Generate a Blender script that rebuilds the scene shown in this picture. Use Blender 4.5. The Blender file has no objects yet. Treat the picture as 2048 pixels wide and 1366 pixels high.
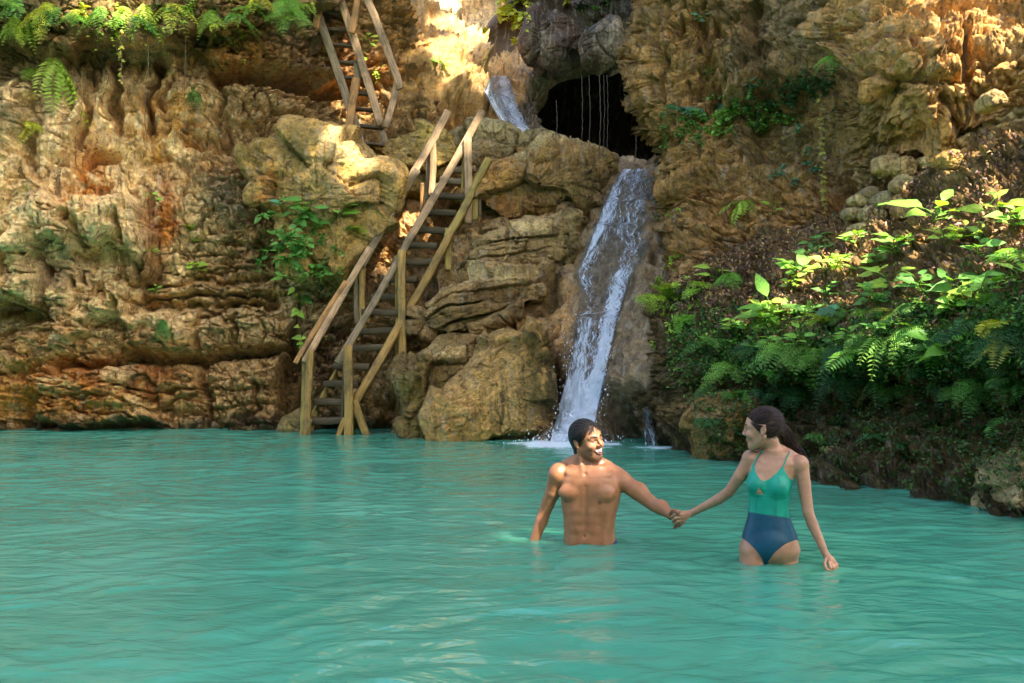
import bpy, bmesh, math, random, time
import numpy as np
from mathutils import Vector, Matrix
T0 = time.time()
def lap(s): print('LAP %-22s %.1f' % (s, time.time() - T0), flush=True)
C = bpy.context.scene.collection
RNG = np.random.default_rng(7)
random.seed(7)
F, H, CX, HY = 2100.0, 1.16, 1024.0, 708.0        # focal length in photo pixels, eye height over the water, horizon row
f32 = np.float32
def at(px, py, Y):
    px = np.asarray(px, float); py = np.asarray(py, float); Y = np.asarray(Y, float)
    return np.stack(np.broadcast_arrays((px - CX) / F * Y, Y, H + (HY - py) / F * Y), -1)
def V(px, py, Y): return Vector(at(px, py, Y).tolist())
# ------------------------------------------------------------------ noise
_r = np.random.default_rng(11)
PERM = np.concatenate([_r.permutation(256)] * 3).astype(np.int32)
GRAD = _r.normal(size=(256, 3)); GRAD = (GRAD / np.linalg.norm(GRAD, axis=1)[:, None]).astype(f32)
def perlin(p, seed=0):
    p = np.asarray(p, f32) + f32(seed * 17.37)
    i = np.floor(p).astype(np.int32); f = p - i; i &= 255
    u = f * f * f * (f * (f * 6 - 15) + 10)
    r = 0
    out = np.zeros(p.shape[:-1], f32)
    for dx in (0, 1):
        wx = u[..., 0] if dx else 1 - u[..., 0]
        hx = PERM[i[..., 0] + dx]
        for dy in (0, 1):
            wy = u[..., 1] if dy else 1 - u[..., 1]
            hy = PERM[hx + i[..., 1] + dy]
            for dz in (0, 1):
                wz = u[..., 2] if dz else 1 - u[..., 2]
                g = GRAD[PERM[hy + i[..., 2] + dz]]
                out += wx * wy * wz * ((f[..., 0] - dx) * g[..., 0] + (f[..., 1] - dy) * g[..., 1] + (f[..., 2] - dz) * g[..., 2])
    return out * 1.6
def fbm(p, octv=5, gain=.5, seed=0, lac=2.03):
    p = np.asarray(p, f32); a = 1.0; s = 0; k = 1.0
    for o in range(octv):
        s = s + a * perlin(p * f32(k), seed + o * 3); a *= gain; k *= lac
    return s
def ridged(p, octv=4, gain=.5, seed=0):
    p = np.asarray(p, f32); a = 1.0; s = 0; k = 1.0; tot = 0
    for o in range(octv):
        s = s + a * (1 - 2 * np.abs(perlin(p * f32(k), seed + o * 3))); tot += a; a *= gain; k *= 2.03
    return s / tot
def worley(p, seed=0, vec=False):
    """distance to the nearest and second nearest feature point, the id of the nearest cell (and the way to its point)"""
    p = np.asarray(p, f32) + f32(seed * 5.13)
    i = np.floor(p).astype(np.int32); f = p - i
    f1 = np.full(p.shape[:-1], 9, f32); f2 = f1.copy(); cid = np.zeros(p.shape[:-1], np.int32); vv = np.zeros(p.shape, f32)
    for dx in (-1, 0, 1):
        for dy in (-1, 0, 1):
            for dz in (-1, 0, 1):
                h = PERM[PERM[PERM[(i[..., 0] + dx) & 255] + ((i[..., 1] + dy) & 255)] + ((i[..., 2] + dz) & 255)]
                g = GRAD[h] * .45 + .5 + np.array([dx, dy, dz], f32) - f
                d = (g * g).sum(-1)
                near = d < f1
                f2 = np.where(near, f1, np.minimum(f2, d)); cid = np.where(near, h, cid); f1 = np.where(near, d, f1)
                if vec: vv = np.where(near[..., None], g, vv)
    return (np.sqrt(f1), np.sqrt(f2), cid, vv) if vec else (np.sqrt(f1), np.sqrt(f2), cid)
def facets(P, size, seed, sq=(1, 1, 1.3), slope=1.0, groove=.35):
    """broken rock: flat tilted faces meeting in sharp edges, a groove along some joints"""
    w = P / size * np.array(sq) + np.stack([fbm(P / size * .9, 2, .5, seed + k) for k in (1, 4, 7)], -1) * .22
    f1, f2, cid, v = worley(w, seed, True)
    t = GRAD[(cid * 7 + 3) & 255]; j = hash1(cid * 3, seed + 1) > .45
    return size * ((hash1(cid, seed) - .5) * .55 + slope * .42 * (v * t).sum(-1) - groove * np.exp(-((f2 - f1) / .07) ** 2) * j)
def sstep(a, b, x):
    t = np.clip((x - a) / (b - a), 0, 1); return t * t * (3 - 2 * t)
def hash1(i, seed=0): return (PERM[(np.asarray(i).astype(np.int64) + seed * 31) & 255] / 255.0).astype(f32)
# ------------------------------------------------------------------ shapes drawn in the plane of the rock face
def poly_sd(PX, PY, poly, pad=60):
    """signed distance to a polygon, positive inside (far outside is only -pad)"""
    P = np.array(poly, float); out = np.full(PX.shape, -float(pad), f32)
    m = (PX > P[:, 0].min() - pad) & (PX < P[:, 0].max() + pad) & (PY > P[:, 1].min() - pad) & (PY < P[:, 1].max() + pad)
    x, y = PX[m], PY[m]
    if x.size == 0: return out
    d = np.full(x.shape, 1e9); ins = np.zeros(x.shape, bool)
    n = len(P)
    for k in range(n):
        a, b = P[k], P[(k + 1) % n]; e = b - a
        t = np.clip(((x - a[0]) * e[0] + (y - a[1]) * e[1]) / (e @ e + 1e-9), 0, 1)
        d = np.minimum(d, (x - a[0] - t * e[0]) ** 2 + (y - a[1] - t * e[1]) ** 2)
        if a[1] != b[1]:
            c = ((a[1] > y) != (b[1] > y)) & (x < e[0] * (y - a[1]) / e[1] + a[0]); ins ^= c
    d = np.sqrt(d); out[m] = np.where(ins, d, -np.minimum(d, pad)); return out
def line_d(PX, PY, pts, pad=60):
    P = np.array(pts, float); out = np.full(PX.shape, float(pad), f32)
    m = (PX > P[:, 0].min() - pad) & (PX < P[:, 0].max() + pad) & (PY > P[:, 1].min() - pad) & (PY < P[:, 1].max() + pad)
    x, y = PX[m], PY[m]; d = np.full(x.shape, 1e9)
    for a, b in zip(P[:-1], P[1:]):
        e = b - a; t = np.clip(((x - a[0]) * e[0] + (y - a[1]) * e[1]) / (e @ e + 1e-9), 0, 1)
        d = np.minimum(d, (x - a[0] - t * e[0]) ** 2 + (y - a[1] - t * e[1]) ** 2)
    out[m] = np.minimum(np.sqrt(d), pad); return out
def block(PX, PY, poly, amp, soft=10): return amp * sstep(-soft * .5, soft, poly_sd(PX, PY, poly))
def bulge(PX, PY, cx, cy, rx, ry, amp, hard=False):
    q = ((PX - cx) / rx) ** 2 + ((PY - cy) / ry) ** 2
    return amp * (np.sqrt(np.clip(1 - q, 0, 1)) if hard else np.exp(-q))
def crack(PX, PY, pts, w, depth): return -depth * np.exp(-(line_d(PX, PY, pts, w * 5) / w) ** 2)
def tps(ctrl):
    c = np.array(ctrl, float); xy = c[:, :2] / 500.0; n = len(c)
    def K(a, b):
        r2 = ((a[:, None, :] - b[None]) ** 2).sum(-1); return .5 * r2 * np.log(r2 + 1e-12)
    A = np.zeros((n + 3, n + 3)); A[:n, :n] = K(xy, xy) + np.eye(n) * 2e-3
    A[:n, n] = 1; A[:n, n + 1:] = xy; A[n, :n] = 1; A[n + 1:, :n] = xy.T
    w = np.linalg.solve(A, np.concatenate([c[:, 2], [0, 0, 0]]))
    def ev(px, py):
        s = np.stack([px.ravel() / 500.0, py.ravel() / 500.0], 1); out = np.empty(len(s))
        for k in range(0, len(s), 40000):
            q = s[k:k + 40000]; out[k:k + 40000] = K(q, xy) @ w[:n] + w[n] + q @ w[n + 1:]
        return out.reshape(px.shape)
    return ev
# ------------------------------------------------------------------ meshes
def mesh(name, verts, faces, smooth=True, col=None, vec=None):
    """faces: (n,k) array or list of such arrays; col: per-vertex colour; vec: per-vertex grain coordinates"""
    me = bpy.data.meshes.new(name)
    verts = np.ascontiguousarray(verts, f32).reshape(-1, 3)
    fl = faces if isinstance(faces, list) and isinstance(faces[0], np.ndarray) and faces[0].ndim == 2 else [faces]
    fl = [np.asarray(f, np.int32) for f in fl if len(f)]
    me.vertices.add(len(verts)); me.vertices.foreach_set('co', verts.ravel())
    loops = np.concatenate([f.ravel() for f in fl]); tot = np.concatenate([np.full(len(f), f.shape[1], np.int32) for f in fl])
    me.loops.add(len(loops)); me.loops.foreach_set('vertex_index', loops)
    me.polygons.add(len(tot)); me.polygons.foreach_set('loop_start', np.concatenate([[0], np.cumsum(tot)[:-1]]).astype(np.int32))
    me.polygons.foreach_set('loop_total', tot)
    me.update(calc_edges=True)
    if smooth: me.polygons.foreach_set('use_smooth', np.ones(len(tot), bool))
    if col is not None:
        a = me.color_attributes.new('Col', 'FLOAT_COLOR', 'POINT'); c = np.ones((len(verts), 4), f32)
        col = np.asarray(col, f32); c[:, :col.shape[-1]] = col; a.data.foreach_set('color', c.ravel())
    if vec is not None:
        a = me.attributes.new('gr', 'FLOAT_VECTOR', 'POINT'); a.data.foreach_set('vector', np.ascontiguousarray(vec, f32).ravel())
    me.validate(); return me
def tag(o, label=None, cat=None, group=None, kind=None):
    if label: o['label'] = label
    if cat: o['category'] = cat
    if group: o['group'] = group
    if kind: o['kind'] = kind
    return o
def link(name, me, mat, parent=None, loc=None):
    o = bpy.data.objects.new(name, me); C.objects.link(o)
    if mat and not me.materials: me.materials.append(mat)
    if parent: o.parent = parent
    if loc is not None: o.location = loc
    return o
def thing(name, label, cat, loc=(0, 0, 0), group=None):
    o = bpy.data.objects.new(name, None); C.objects.link(o); o.location = loc; o.empty_display_size = .1
    return tag(o, label, cat, group)
def put(name, verts, faces, mat, parent=None, col=None, vec=None, smooth=True, base=None):
    """one mesh object from world-space vertices: origin at its parent's base, or at its own base"""
    verts = np.asarray(verts, float).reshape(-1, 3)
    if parent is not None:
        w = np.array(parent.location); q = parent.parent
        while q is not None: w = w + np.array(q.location); q = q.parent
        return link(name, mesh(name, verts - w, faces, smooth, col, vec), mat, parent)
    if base is None: base = np.array([*(verts[:, :2].min(0) + verts[:, :2].max(0)) / 2, verts[:, 2].min()])
    return link(name, mesh(name, verts - np.asarray(base), faces, smooth, col, vec), mat, None, base)
def grid_faces(nr, nc, wrap=False):
    r, c = np.meshgrid(np.arange(nr - 1), np.arange(nc if wrap else nc - 1), indexing='ij'); c2 = (c + 1) % nc
    return np.stack([r * nc + c, r * nc + c2, (r + 1) * nc + c2, (r + 1) * nc + c], -1).reshape(-1, 4)
class MB:
    """collects verts / faces / colours into one mesh"""
    def __init__(s): s.v = []; s.f = {}; s.c = []; s.g = []; s.n = 0
    def add(s, v, f, c=None, g=None):
        v = np.asarray(v, float).reshape(-1, 3); s.v.append(v); f = np.asarray(f, int)
        s.f.setdefault(f.shape[1], []).append(f + s.n)
        s.c.append(np.broadcast_to(np.asarray(c if c is not None else (1, 1, 1), float), (len(v), 3)))
        s.g.append(np.asarray(g, float) if g is not None else np.zeros((len(v), 3))); s.n += len(v)
    def put(s, name, mat, parent=None, smooth=True, base=None):
        return put(name, np.concatenate(s.v), [np.concatenate(x) for x in s.f.values()], mat, parent, np.concatenate(s.c), np.concatenate(s.g), smooth, base)
def frames(pts):
    pts = np.asarray(pts, float); t = np.gradient(pts, axis=0); t /= np.linalg.norm(t, axis=1)[:, None] + 1e-9
    ref = np.array([0, 0, 1.]) if abs(t[0, 2]) < .9 else np.array([1., 0, 0])
    n = np.cross(t, ref); n /= np.linalg.norm(n, axis=1)[:, None] + 1e-9
    return t, n, np.cross(t, n)
def tube(mb, pts, r, c, k=6):
    pts = np.asarray(pts, float); r = np.broadcast_to(r, (len(pts),)); t, n, b = frames(pts)
    a = np.linspace(0, 2 * math.pi, k, endpoint=False)
    v = pts[:, None] + r[:, None, None] * (np.cos(a)[None, :, None] * n[:, None] + np.sin(a)[None, :, None] * b[:, None])
    mb.add(v.reshape(-1, 3), grid_faces(len(pts), k, True), c)
def spline(pts, n):
    pts = np.asarray(pts, float); m = len(pts)
    P = np.concatenate([[2 * pts[0] - pts[1]], pts, [2 * pts[-1] - pts[-2]]]); u = np.linspace(0, m - 1 - 1e-6, n); i = u.astype(int); t = (u - i)[:, None]
    a, b, c, d = P[i], P[i + 1], P[i + 2], P[i + 3]
    return .5 * (2 * b + (c - a) * t + (2 * a - 5 * b + 4 * c - d) * t * t + (3 * b - a - 3 * c + d) * t ** 3)
# ------------------------------------------------------------------ node helper
class NT:
    def __init__(s, name):
        s.m = bpy.data.materials.new(name); s.m.use_nodes = True; s.t = s.m.node_tree; s.t.nodes.clear()
        s.out = s.t.nodes.new('ShaderNodeOutputMaterial')
    def n(s, typ, ins=None, **kw):
        x = s.t.nodes.new(typ)
        for k, v in kw.items(): setattr(x, k, v)
        for k, v in (ins or {}).items(): s.set(x.inputs[k], v)
        return x
    def set(s, sock, v):
        if isinstance(v, bpy.types.NodeSocket): s.t.links.new(v, sock)
        else: sock.default_value = (*v, 1) if (isinstance(v, tuple) and len(v) == 3 and sock.type == 'RGBA') else v
    def attr(s, name='Col'): return s.n('ShaderNodeAttribute', attribute_name=name)
    def pos(s, scale=(1, 1, 1), src=None):
        g = src or s.n('ShaderNodeNewGeometry').outputs['Position']
        return s.n('ShaderNodeVectorMath', {0: g, 1: scale}, operation='MULTIPLY').outputs[0]
    def noise(s, vec, scale, detail=6, rough=.6, dist=0, out='Fac'):
        return s.n('ShaderNodeTexNoise', {'Vector': vec, 'Scale': scale, 'Detail': detail, 'Roughness': rough, 'Distortion': dist}).outputs[out]
    def ramp(s, fac, stops):
        r = s.n('ShaderNodeValToRGB', {'Fac': fac}); e = r.color_ramp.elements
        while len(e) < len(stops): e.new(.5)
        for el, (p, c) in zip(e, stops): el.position = p; el.color = (*c, 1) if isinstance(c, tuple) else (c, c, c, 1)
        return r.outputs['Color']
    def mix(s, fac, a, b, mode='MIX'):
        x = s.n('ShaderNodeMix', data_type='RGBA', blend_type=mode); s.set(x.inputs[0], fac); s.set(x.inputs[6], a); s.set(x.inputs[7], b); return x.outputs[2]
    def math(s, op, a, b=0.0, clamp=False):
        x = s.n('ShaderNodeMath', {0: a, 1: b}, operation=op); x.use_clamp = clamp; return x.outputs[0]
    def bump(s, h, strength, dist, normal=None):
        x = s.n('ShaderNodeBump', {'Height': h, 'Strength': strength, 'Distance': dist})
        if normal is not None: s.set(x.inputs['Normal'], normal)
        return x.outputs[0]
    def done(s, shader): s.t.links.new(shader, s.out.inputs['Surface']); return s.m
def unit(a): a = np.asarray(a, float); return a / (np.linalg.norm(a, axis=-1, keepdims=True) + 1e-9)
# ------------------------------------------------------------------ materials
def rock_mat(name, wet=.25, moss=.6, fine=1.0, crackle=.5):
    t = NT(name); p = t.pos(); a = t.attr()
    n1 = t.noise(p, 6.5, 10, .68, .3); n2 = t.noise(p, 26, 7, .72); n3 = t.noise(p, 1.7, 5, .6, .6)
    st = t.noise(t.pos((6.5, 6.5, .6)), 1.6, 7, .66, .4)                 # seepage streaks running down the face
    c = t.mix(1.0, a.outputs['Color'], t.ramp(n1, [(.30, (.34, .28, .22)), (.45, (.92, .88, .82)), (.56, (1.15, 1.1, 1.0)), (.70, (1.6, 1.52, 1.35))]), 'MULTIPLY')
    c = t.mix(1.0, c, t.ramp(n2, [(.32, .42), (.46, .98), (.56, 1.05), (.68, 1.5)]), 'MULTIPLY'); c = t.mix(1.0, c, (1.58, 1.30, .78), 'MULTIPLY')
    c = t.mix(t.math('MULTIPLY', t.ramp(st, [(.53, 0.), (.66, 1.)]), .5), c, (.60, .50, .34))
    c = t.mix(t.math('MULTIPLY', t.ramp(st, [(.33, 1.), (.45, 0.)]), .82), c, (.046, .032, .017))
    lich = t.ramp(t.noise(p, 11, 9, .78, .2), [(.57, 0.), (.63, 1.)])      # dark lichen specks
    c = t.mix(t.math('MULTIPLY', lich, .62), c, (.045, .036, .016))
    nz = t.n('ShaderNodeSeparateXYZ', {0: t.n('ShaderNodeNewGeometry').outputs['Normal']}).outputs['Z']
    up = t.math('MULTIPLY', t.ramp(nz, [(.45, 0.), (.85, 1.)]), t.ramp(n3, [(.42, 0.), (.6, 1.)]))
    up = t.math('MULTIPLY', up, moss)
    al = t.math('MULTIPLY', t.math('SUBTRACT', 1.0, a.outputs['Alpha']), t.ramp(n1, [(.3, .25), (.6, 1.)]))
    mossc = t.mix(t.ramp(n2, [(.35, 0.), (.65, 1.)]), (.030, .027, .005), (.17, .135, .018))
    c = t.mix(t.math('MAXIMUM', up, al), c, mossc)
    vo = t.n('ShaderNodeTexVoronoi', {'Vector': t.n('ShaderNodeVectorMath', {0: t.pos((1, 1, 1.7)), 1: t.n('ShaderNodeTexNoise', {'Vector': p, 'Scale': 2.5}).outputs['Color']}, operation='ADD').outputs[0], 'Scale': 2.6}, feature='DISTANCE_TO_EDGE').outputs['Distance']
    cr = t.ramp(vo, [(0., 0.), (.05, 1.)])
    b = t.bump(t.math('MULTIPLY', cr, crackle), .8, .04)
    b = t.bump(n1, 1.0 * fine, .11, b); b = t.bump(n2, .9 * fine, .045, b); b = t.bump(t.noise(p, 70, 4, .7), .5, .008, b)
    rg = t.ramp(t.noise(p, 2.2, 4, .6), [(.4, .42 if wet > .3 else .62), (.62, .9)])
    s = t.n('ShaderNodeBsdfPrincipled', {'Base Color': c, 'Roughness': rg, 'Normal': b, 'Specular IOR Level': .25 + wet})
    return t.done(s.outputs[0])
def leaf_mat(name, gloss=.45, trans=.35):
    t = NT(name); a = t.attr(); p = t.pos()
    n = t.noise(p, 40, 4, .6)
    c = t.mix(1.0, a.outputs['Color'], t.ramp(n, [(.3, .7), (.7, 1.25)]), 'MULTIPLY')
    s = t.n('ShaderNodeBsdfPrincipled', {'Base Color': c, 'Roughness': gloss, 'Specular IOR Level': .4})
    tr = t.n('ShaderNodeBsdfTranslucent', {'Color': t.mix(1.0, c, (1.5, 1.35, .5), 'MULTIPLY')})
    return t.done(t.n('ShaderNodeMixShader', {0: trans, 1: s.outputs[0], 2: tr.outputs[0]}).outputs[0])
def wood_mat():
    t = NT('weathered_timber'); a = t.attr(); g = t.attr('gr')
    n1 = t.noise(t.pos((1, 1, 1), g.outputs['Vector']), 26, 8, .65, .6); n2 = t.noise(t.pos(), 3.2, 5, .6)
    n3 = t.noise(t.pos((.25, 1, 1), g.outputs['Vector']), 90, 4, .6)
    c = t.mix(1.0, a.outputs['Color'], t.ramp(n1, [(.3, (.38, .33, .28)), (.46, (.9, .88, .85)), (.6, (1.15, 1.12, 1.05)), (.75, (1.3, 1.25, 1.15))]), 'MULTIPLY')
    c = t.mix(t.math('MULTIPLY', t.ramp(n2, [(.46, 0.), (.64, 1.)]), .72), c, (.10, .075, .032))
    c = t.mix(1.0, c, t.ramp(n3, [(.34, .5), (.48, 1.)]), 'MULTIPLY')
    b = t.bump(n1, .5, .012); b = t.bump(n3, .5, .006, b)
    return t.done(t.n('ShaderNodeBsdfPrincipled', {'Base Color': c, 'Roughness': .72, 'Normal': b, 'Specular IOR Level': .3}).outputs[0])
M = {}
M['cliff'] = rock_mat('limestone_cliff', .25, .03)
M['wet'] = rock_mat('wet_rock', .5, .35, .6, .15)
M['bank'] = rock_mat('earthy_rock', .15, .8, 1.2, .4)
M['stone'] = rock_mat('pale_stone', .2, .5, 1.0, .7)
M['leaf'] = leaf_mat('green_leaf', .58)
M['light_blockers'] = leaf_mat('blocker_leaf', .6, .06)  # for the added leaf masses out of view that block light
M['fern'] = leaf_mat('fern_leaf', .6, .4)
M['dead'] = leaf_mat('dead_leaf', .55, .08)
M['wood'] = wood_mat()
def bark_mat():
    t = NT('root_bark'); n = t.noise(t.pos((1, 1, .2)), 30, 6)
    c = t.mix(1.0, t.attr().outputs['Color'], t.ramp(n, [(.3, .5), (.7, 1.4)]), 'MULTIPLY')
    return t.done(t.n('ShaderNodeBsdfPrincipled', {'Base Color': c, 'Roughness': .8, 'Normal': t.bump(n, .5, .01)}).outputs[0])
M['bark'] = bark_mat()
def pool_mat():
    """milky turquoise water: a bright mineral body under a clear rippled surface"""
    t = NT('turquoise_water'); p = t.pos()
    w1 = t.noise(t.pos((.55, 1.0, 1)), 5.0, 3, .5, .8); w2 = t.noise(t.pos((.7, 1.1, 1)), 14, 3, .5, .5)
    b = t.bump(w1, .22, .09); b = t.bump(w2, .15, .03, b)
    n = t.noise(t.pos((.35, .6, 1)), .9, 4, .6, 1.0)
    body = t.mix(t.ramp(n, [(.3, 0.), (.7, 1.)]), (.054, .265, .168), (.082, .335, .222))
    fo = t.attr().outputs['Color']                                        # froth where the fall strikes
    fr = t.n('ShaderNodeSeparateXYZ', {0: fo}).outputs['X']
    fn = t.noise(t.pos((1, 1.3, 1)), 10, 8, .75, .5)
    fm = t.ramp(t.math('ADD', t.math('MULTIPLY', fr, .62), t.math('MULTIPLY', fn, .55)), [(.56, 0.), (.74, 1.)])
    col = t.mix(fm, body, (.72, .86, .88))
    s = t.n('ShaderNodeBsdfPrincipled', {'Base Color': col, 'Roughness': t.ramp(fm, [(0., .02), (1., .5)]), 'IOR': 1.333, 'Normal': b, 'Specular IOR Level': .55, 'Subsurface Weight': 1.0, 'Subsurface Radius': (.25, .6, .5), 'Subsurface Scale': 1.0})
    return t.done(s.outputs[0])
M['pool'] = pool_mat()
def fall_mat():
    """sheet of running water: clear film between ropes of white froth"""
    t = NT('falling_water'); a = t.attr(); g = t.attr('gr').outputs['Vector']   # gr = (across, along, 0) in metres down the slide
    n1 = t.noise(t.pos((11, 1.6, 1), g), 1.0, 6, .65, 1.2); n2 = t.noise(t.pos((34, 7, 1), g), 1.0, 6, .7, .8)
    d = t.n('ShaderNodeSeparateXYZ', {0: a.outputs['Color']}).outputs['X']
    v = t.math('ADD', t.math('MULTIPLY', t.math('SUBTRACT', n1, .5), 1.1), t.math('ADD', t.math('MULTIPLY', t.math('SUBTRACT', n2, .5), 1.5), .5))
    w = t.ramp(t.math('ADD', v, t.math('SUBTRACT', d, .5)), [(.46, 0.), (.60, .6), (.74, 1.)])
    film = t.n('ShaderNodeBsdfGlossy', {'Color': (.70, .78, .86), 'Roughness': .16, 'Normal': t.bump(v, 1.0, .10)})
    clear = t.n('ShaderNodeBsdfTransparent', {'Color': (.85, .88, .92)})
    thin = t.n('ShaderNodeMixShader', {0: .13, 1: clear.outputs[0], 2: film.outputs[0]})
    froth = t.n('ShaderNodeBsdfPrincipled', {'Base Color': (.74, .80, .88), 'Roughness': .35, 'Normal': t.bump(v, .8, .06)})
    return t.done(t.n('ShaderNodeMixShader', {0: w, 1: thin.outputs[0], 2: froth.outputs[0]}).outputs[0])
M['fall'] = fall_mat()
def simple(name, col, rough=.5, spec=.5, **kw):
    t = NT(name); s = t.n('ShaderNodeBsdfPrincipled', {'Base Color': col, 'Roughness': rough, 'Specular IOR Level': spec, **kw}); return t.done(s.outputs[0])
M['drop'] = simple('spray', (.85, .9, .95), .15, .6)
# ------------------------------------------------------------------ the canyon: relief sheets and free stones
TAN, PALE, ORANGE, RUST, GREY, MAUVE, DARK, OCHRE, OLIVE, BROWN, CREAM = (
    (.36, .235, .105), (.52, .41, .26), (.46, .21, .040), (.25, .095, .022), (.24, .215, .17), (.25, .185, .145),
    (.060, .045, .026), (.40, .24, .06), (.19, .16, .045), (.17, .105, .05), (.62, .53, .38))
class Col:
    def __init__(s, n, base): s.c = np.empty((n, 4), f32); s.c[:] = (*base, 1)
    def mix(s, m, col): m = np.clip(m, 0, 1).ravel()[:, None]; s.c[:, :3] = s.c[:, :3] * (1 - m) + np.array(col, f32) * m
    def mul(s, k): s.c[:, :3] *= k.ravel()[:, None]
    def moss(s, m): s.c[:, 3] = np.minimum(s.c[:, 3], 1 - np.clip(m, 0, 1).ravel())
def relief(name, mat, ctrl, x0, x1, y0, y1, step, sculpt, keep=None, depth=None):
    gx, gy = np.arange(x0, x1 + step, step), np.arange(y0, y1 + step, step)
    PX, PY = [a.astype(float) for a in np.meshgrid(gx, gy)]
    Y = tps(ctrl)(PX, PY)
    if depth is not None: Y = depth(PX, PY, Y)
    B = at(PX, PY, Y)
    du = np.gradient(B, axis=1); dv = np.gradient(B, axis=0); N = np.cross(dv, du); N /= np.linalg.norm(N, axis=-1)[..., None] + 1e-9
    N[(N * B).sum(-1) > 0] *= -1                                           # towards the open side
    # the outlines wander a little, so that no ledge is ruler-straight
    wx = fbm(B * 1.6, 4, .55, 5) * 16; wy = fbm(B * 1.6, 4, .55, 9) * 13
    cc = Col(PX.size, TAN)
    d = sculpt(PX + wx, PY + wy, PX, PY, B, N, cc)
    side = np.stack([fbm(B * 2.2, 3, .5, 21), np.zeros_like(PX), fbm(B * 2.2, 3, .5, 24)], -1) * .07
    P = B + N * d[..., None] + side
    fc = grid_faces(*PX.shape)
    if keep is not None:
        k = keep(PX, PY).ravel(); fc = fc[k[fc].all(1)]
        used = np.zeros(PX.size, bool); used[fc.ravel()] = True; idx = np.cumsum(used) - 1
        o = put(name, P.reshape(-1, 3)[used], idx[fc], mat, col=cc.c[used], base=(0, 0, 0))
    else: o = put(name, P.reshape(-1, 3), fc, mat, col=cc.c, base=(0, 0, 0))
    lap(name); return o
def strata(P, thick, seed, warp=.25, tilt=(0, 0)):
    z = P[..., 2] + tilt[0] * P[..., 0] + tilt[1] * P[..., 1] + fbm(P * .8, 4, .5, seed) * warp
    k = z / thick; i = np.floor(k); f = k - i
    seg = np.floor((P[..., 0] + .5 * P[..., 1] + hash1(i, seed + 2) * 9) / (thick * 4) + fbm(P * 1.1, 3, .5, seed + 4) * .8)
    h = hash1(i * 7 + seg * 13, seed) - .5
    hn = hash1((i + 1) * 7 + seg * 13, seed) - .5
    e = sstep(.84, 1, f); notch = np.exp(-((f - .92) / .07) ** 2) * (hash1(i * 3 + seg, seed + 5) > .35)
    return h * (1 - e) + hn * e - .45 * notch
def rubble(P, scale, seed):
    f1, f2, cid = worley(P * np.array([scale * .8, scale * .8, scale * 1.5]) + fbm(P * 2, 3, .5, seed)[..., None] * .35, seed)
    return np.minimum(f2 - f1, .4) * 1.6 + (hash1(cid, seed) - .5) * .6, cid
def joints(P, seed, k=1.0):
    """open joints: thin deep slots along the bedding and across it"""
    m1 = sstep(-.25, .25, fbm(P * .7, 2, .5, seed + 50)); m2 = sstep(-.2, .3, fbm(P * .8, 2, .5, seed + 53))
    b = np.abs(fbm(P * np.array([.55, .55, 2.3]), 4, .5, seed + 40)); v = np.abs(fbm(P * np.array([1.5, 1.5, .6]), 4, .55, seed + 43)); f = np.abs(fbm(P * np.array([2.6, 2.6, 4.5]), 3, .5, seed + 46))
    return k * (.24 * np.exp(-(b / .035) ** 2) * m1 + .20 * np.exp(-(v / .030) ** 2) * m2 + .07 * np.exp(-(f / .04) ** 2))
def craggy(P, seed, a=.16, b=.05, c=.02, k=1.0):
    return a * fbm(P * .9, 3, .5, seed) + b * .6 * ridged(P * 2.3, 4, .55, seed + 7) + c * fbm(P * 11, 4, .65, seed + 3) + k * (.45 * facets(P, .60, seed + 11, (1, 1, 1.5)) + .75 * facets(P, .21, seed + 12, (1, 1, 1.6)) + .8 * facets(P, .085, seed + 13)) - joints(P, seed, .4 + .6 * k)
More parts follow.
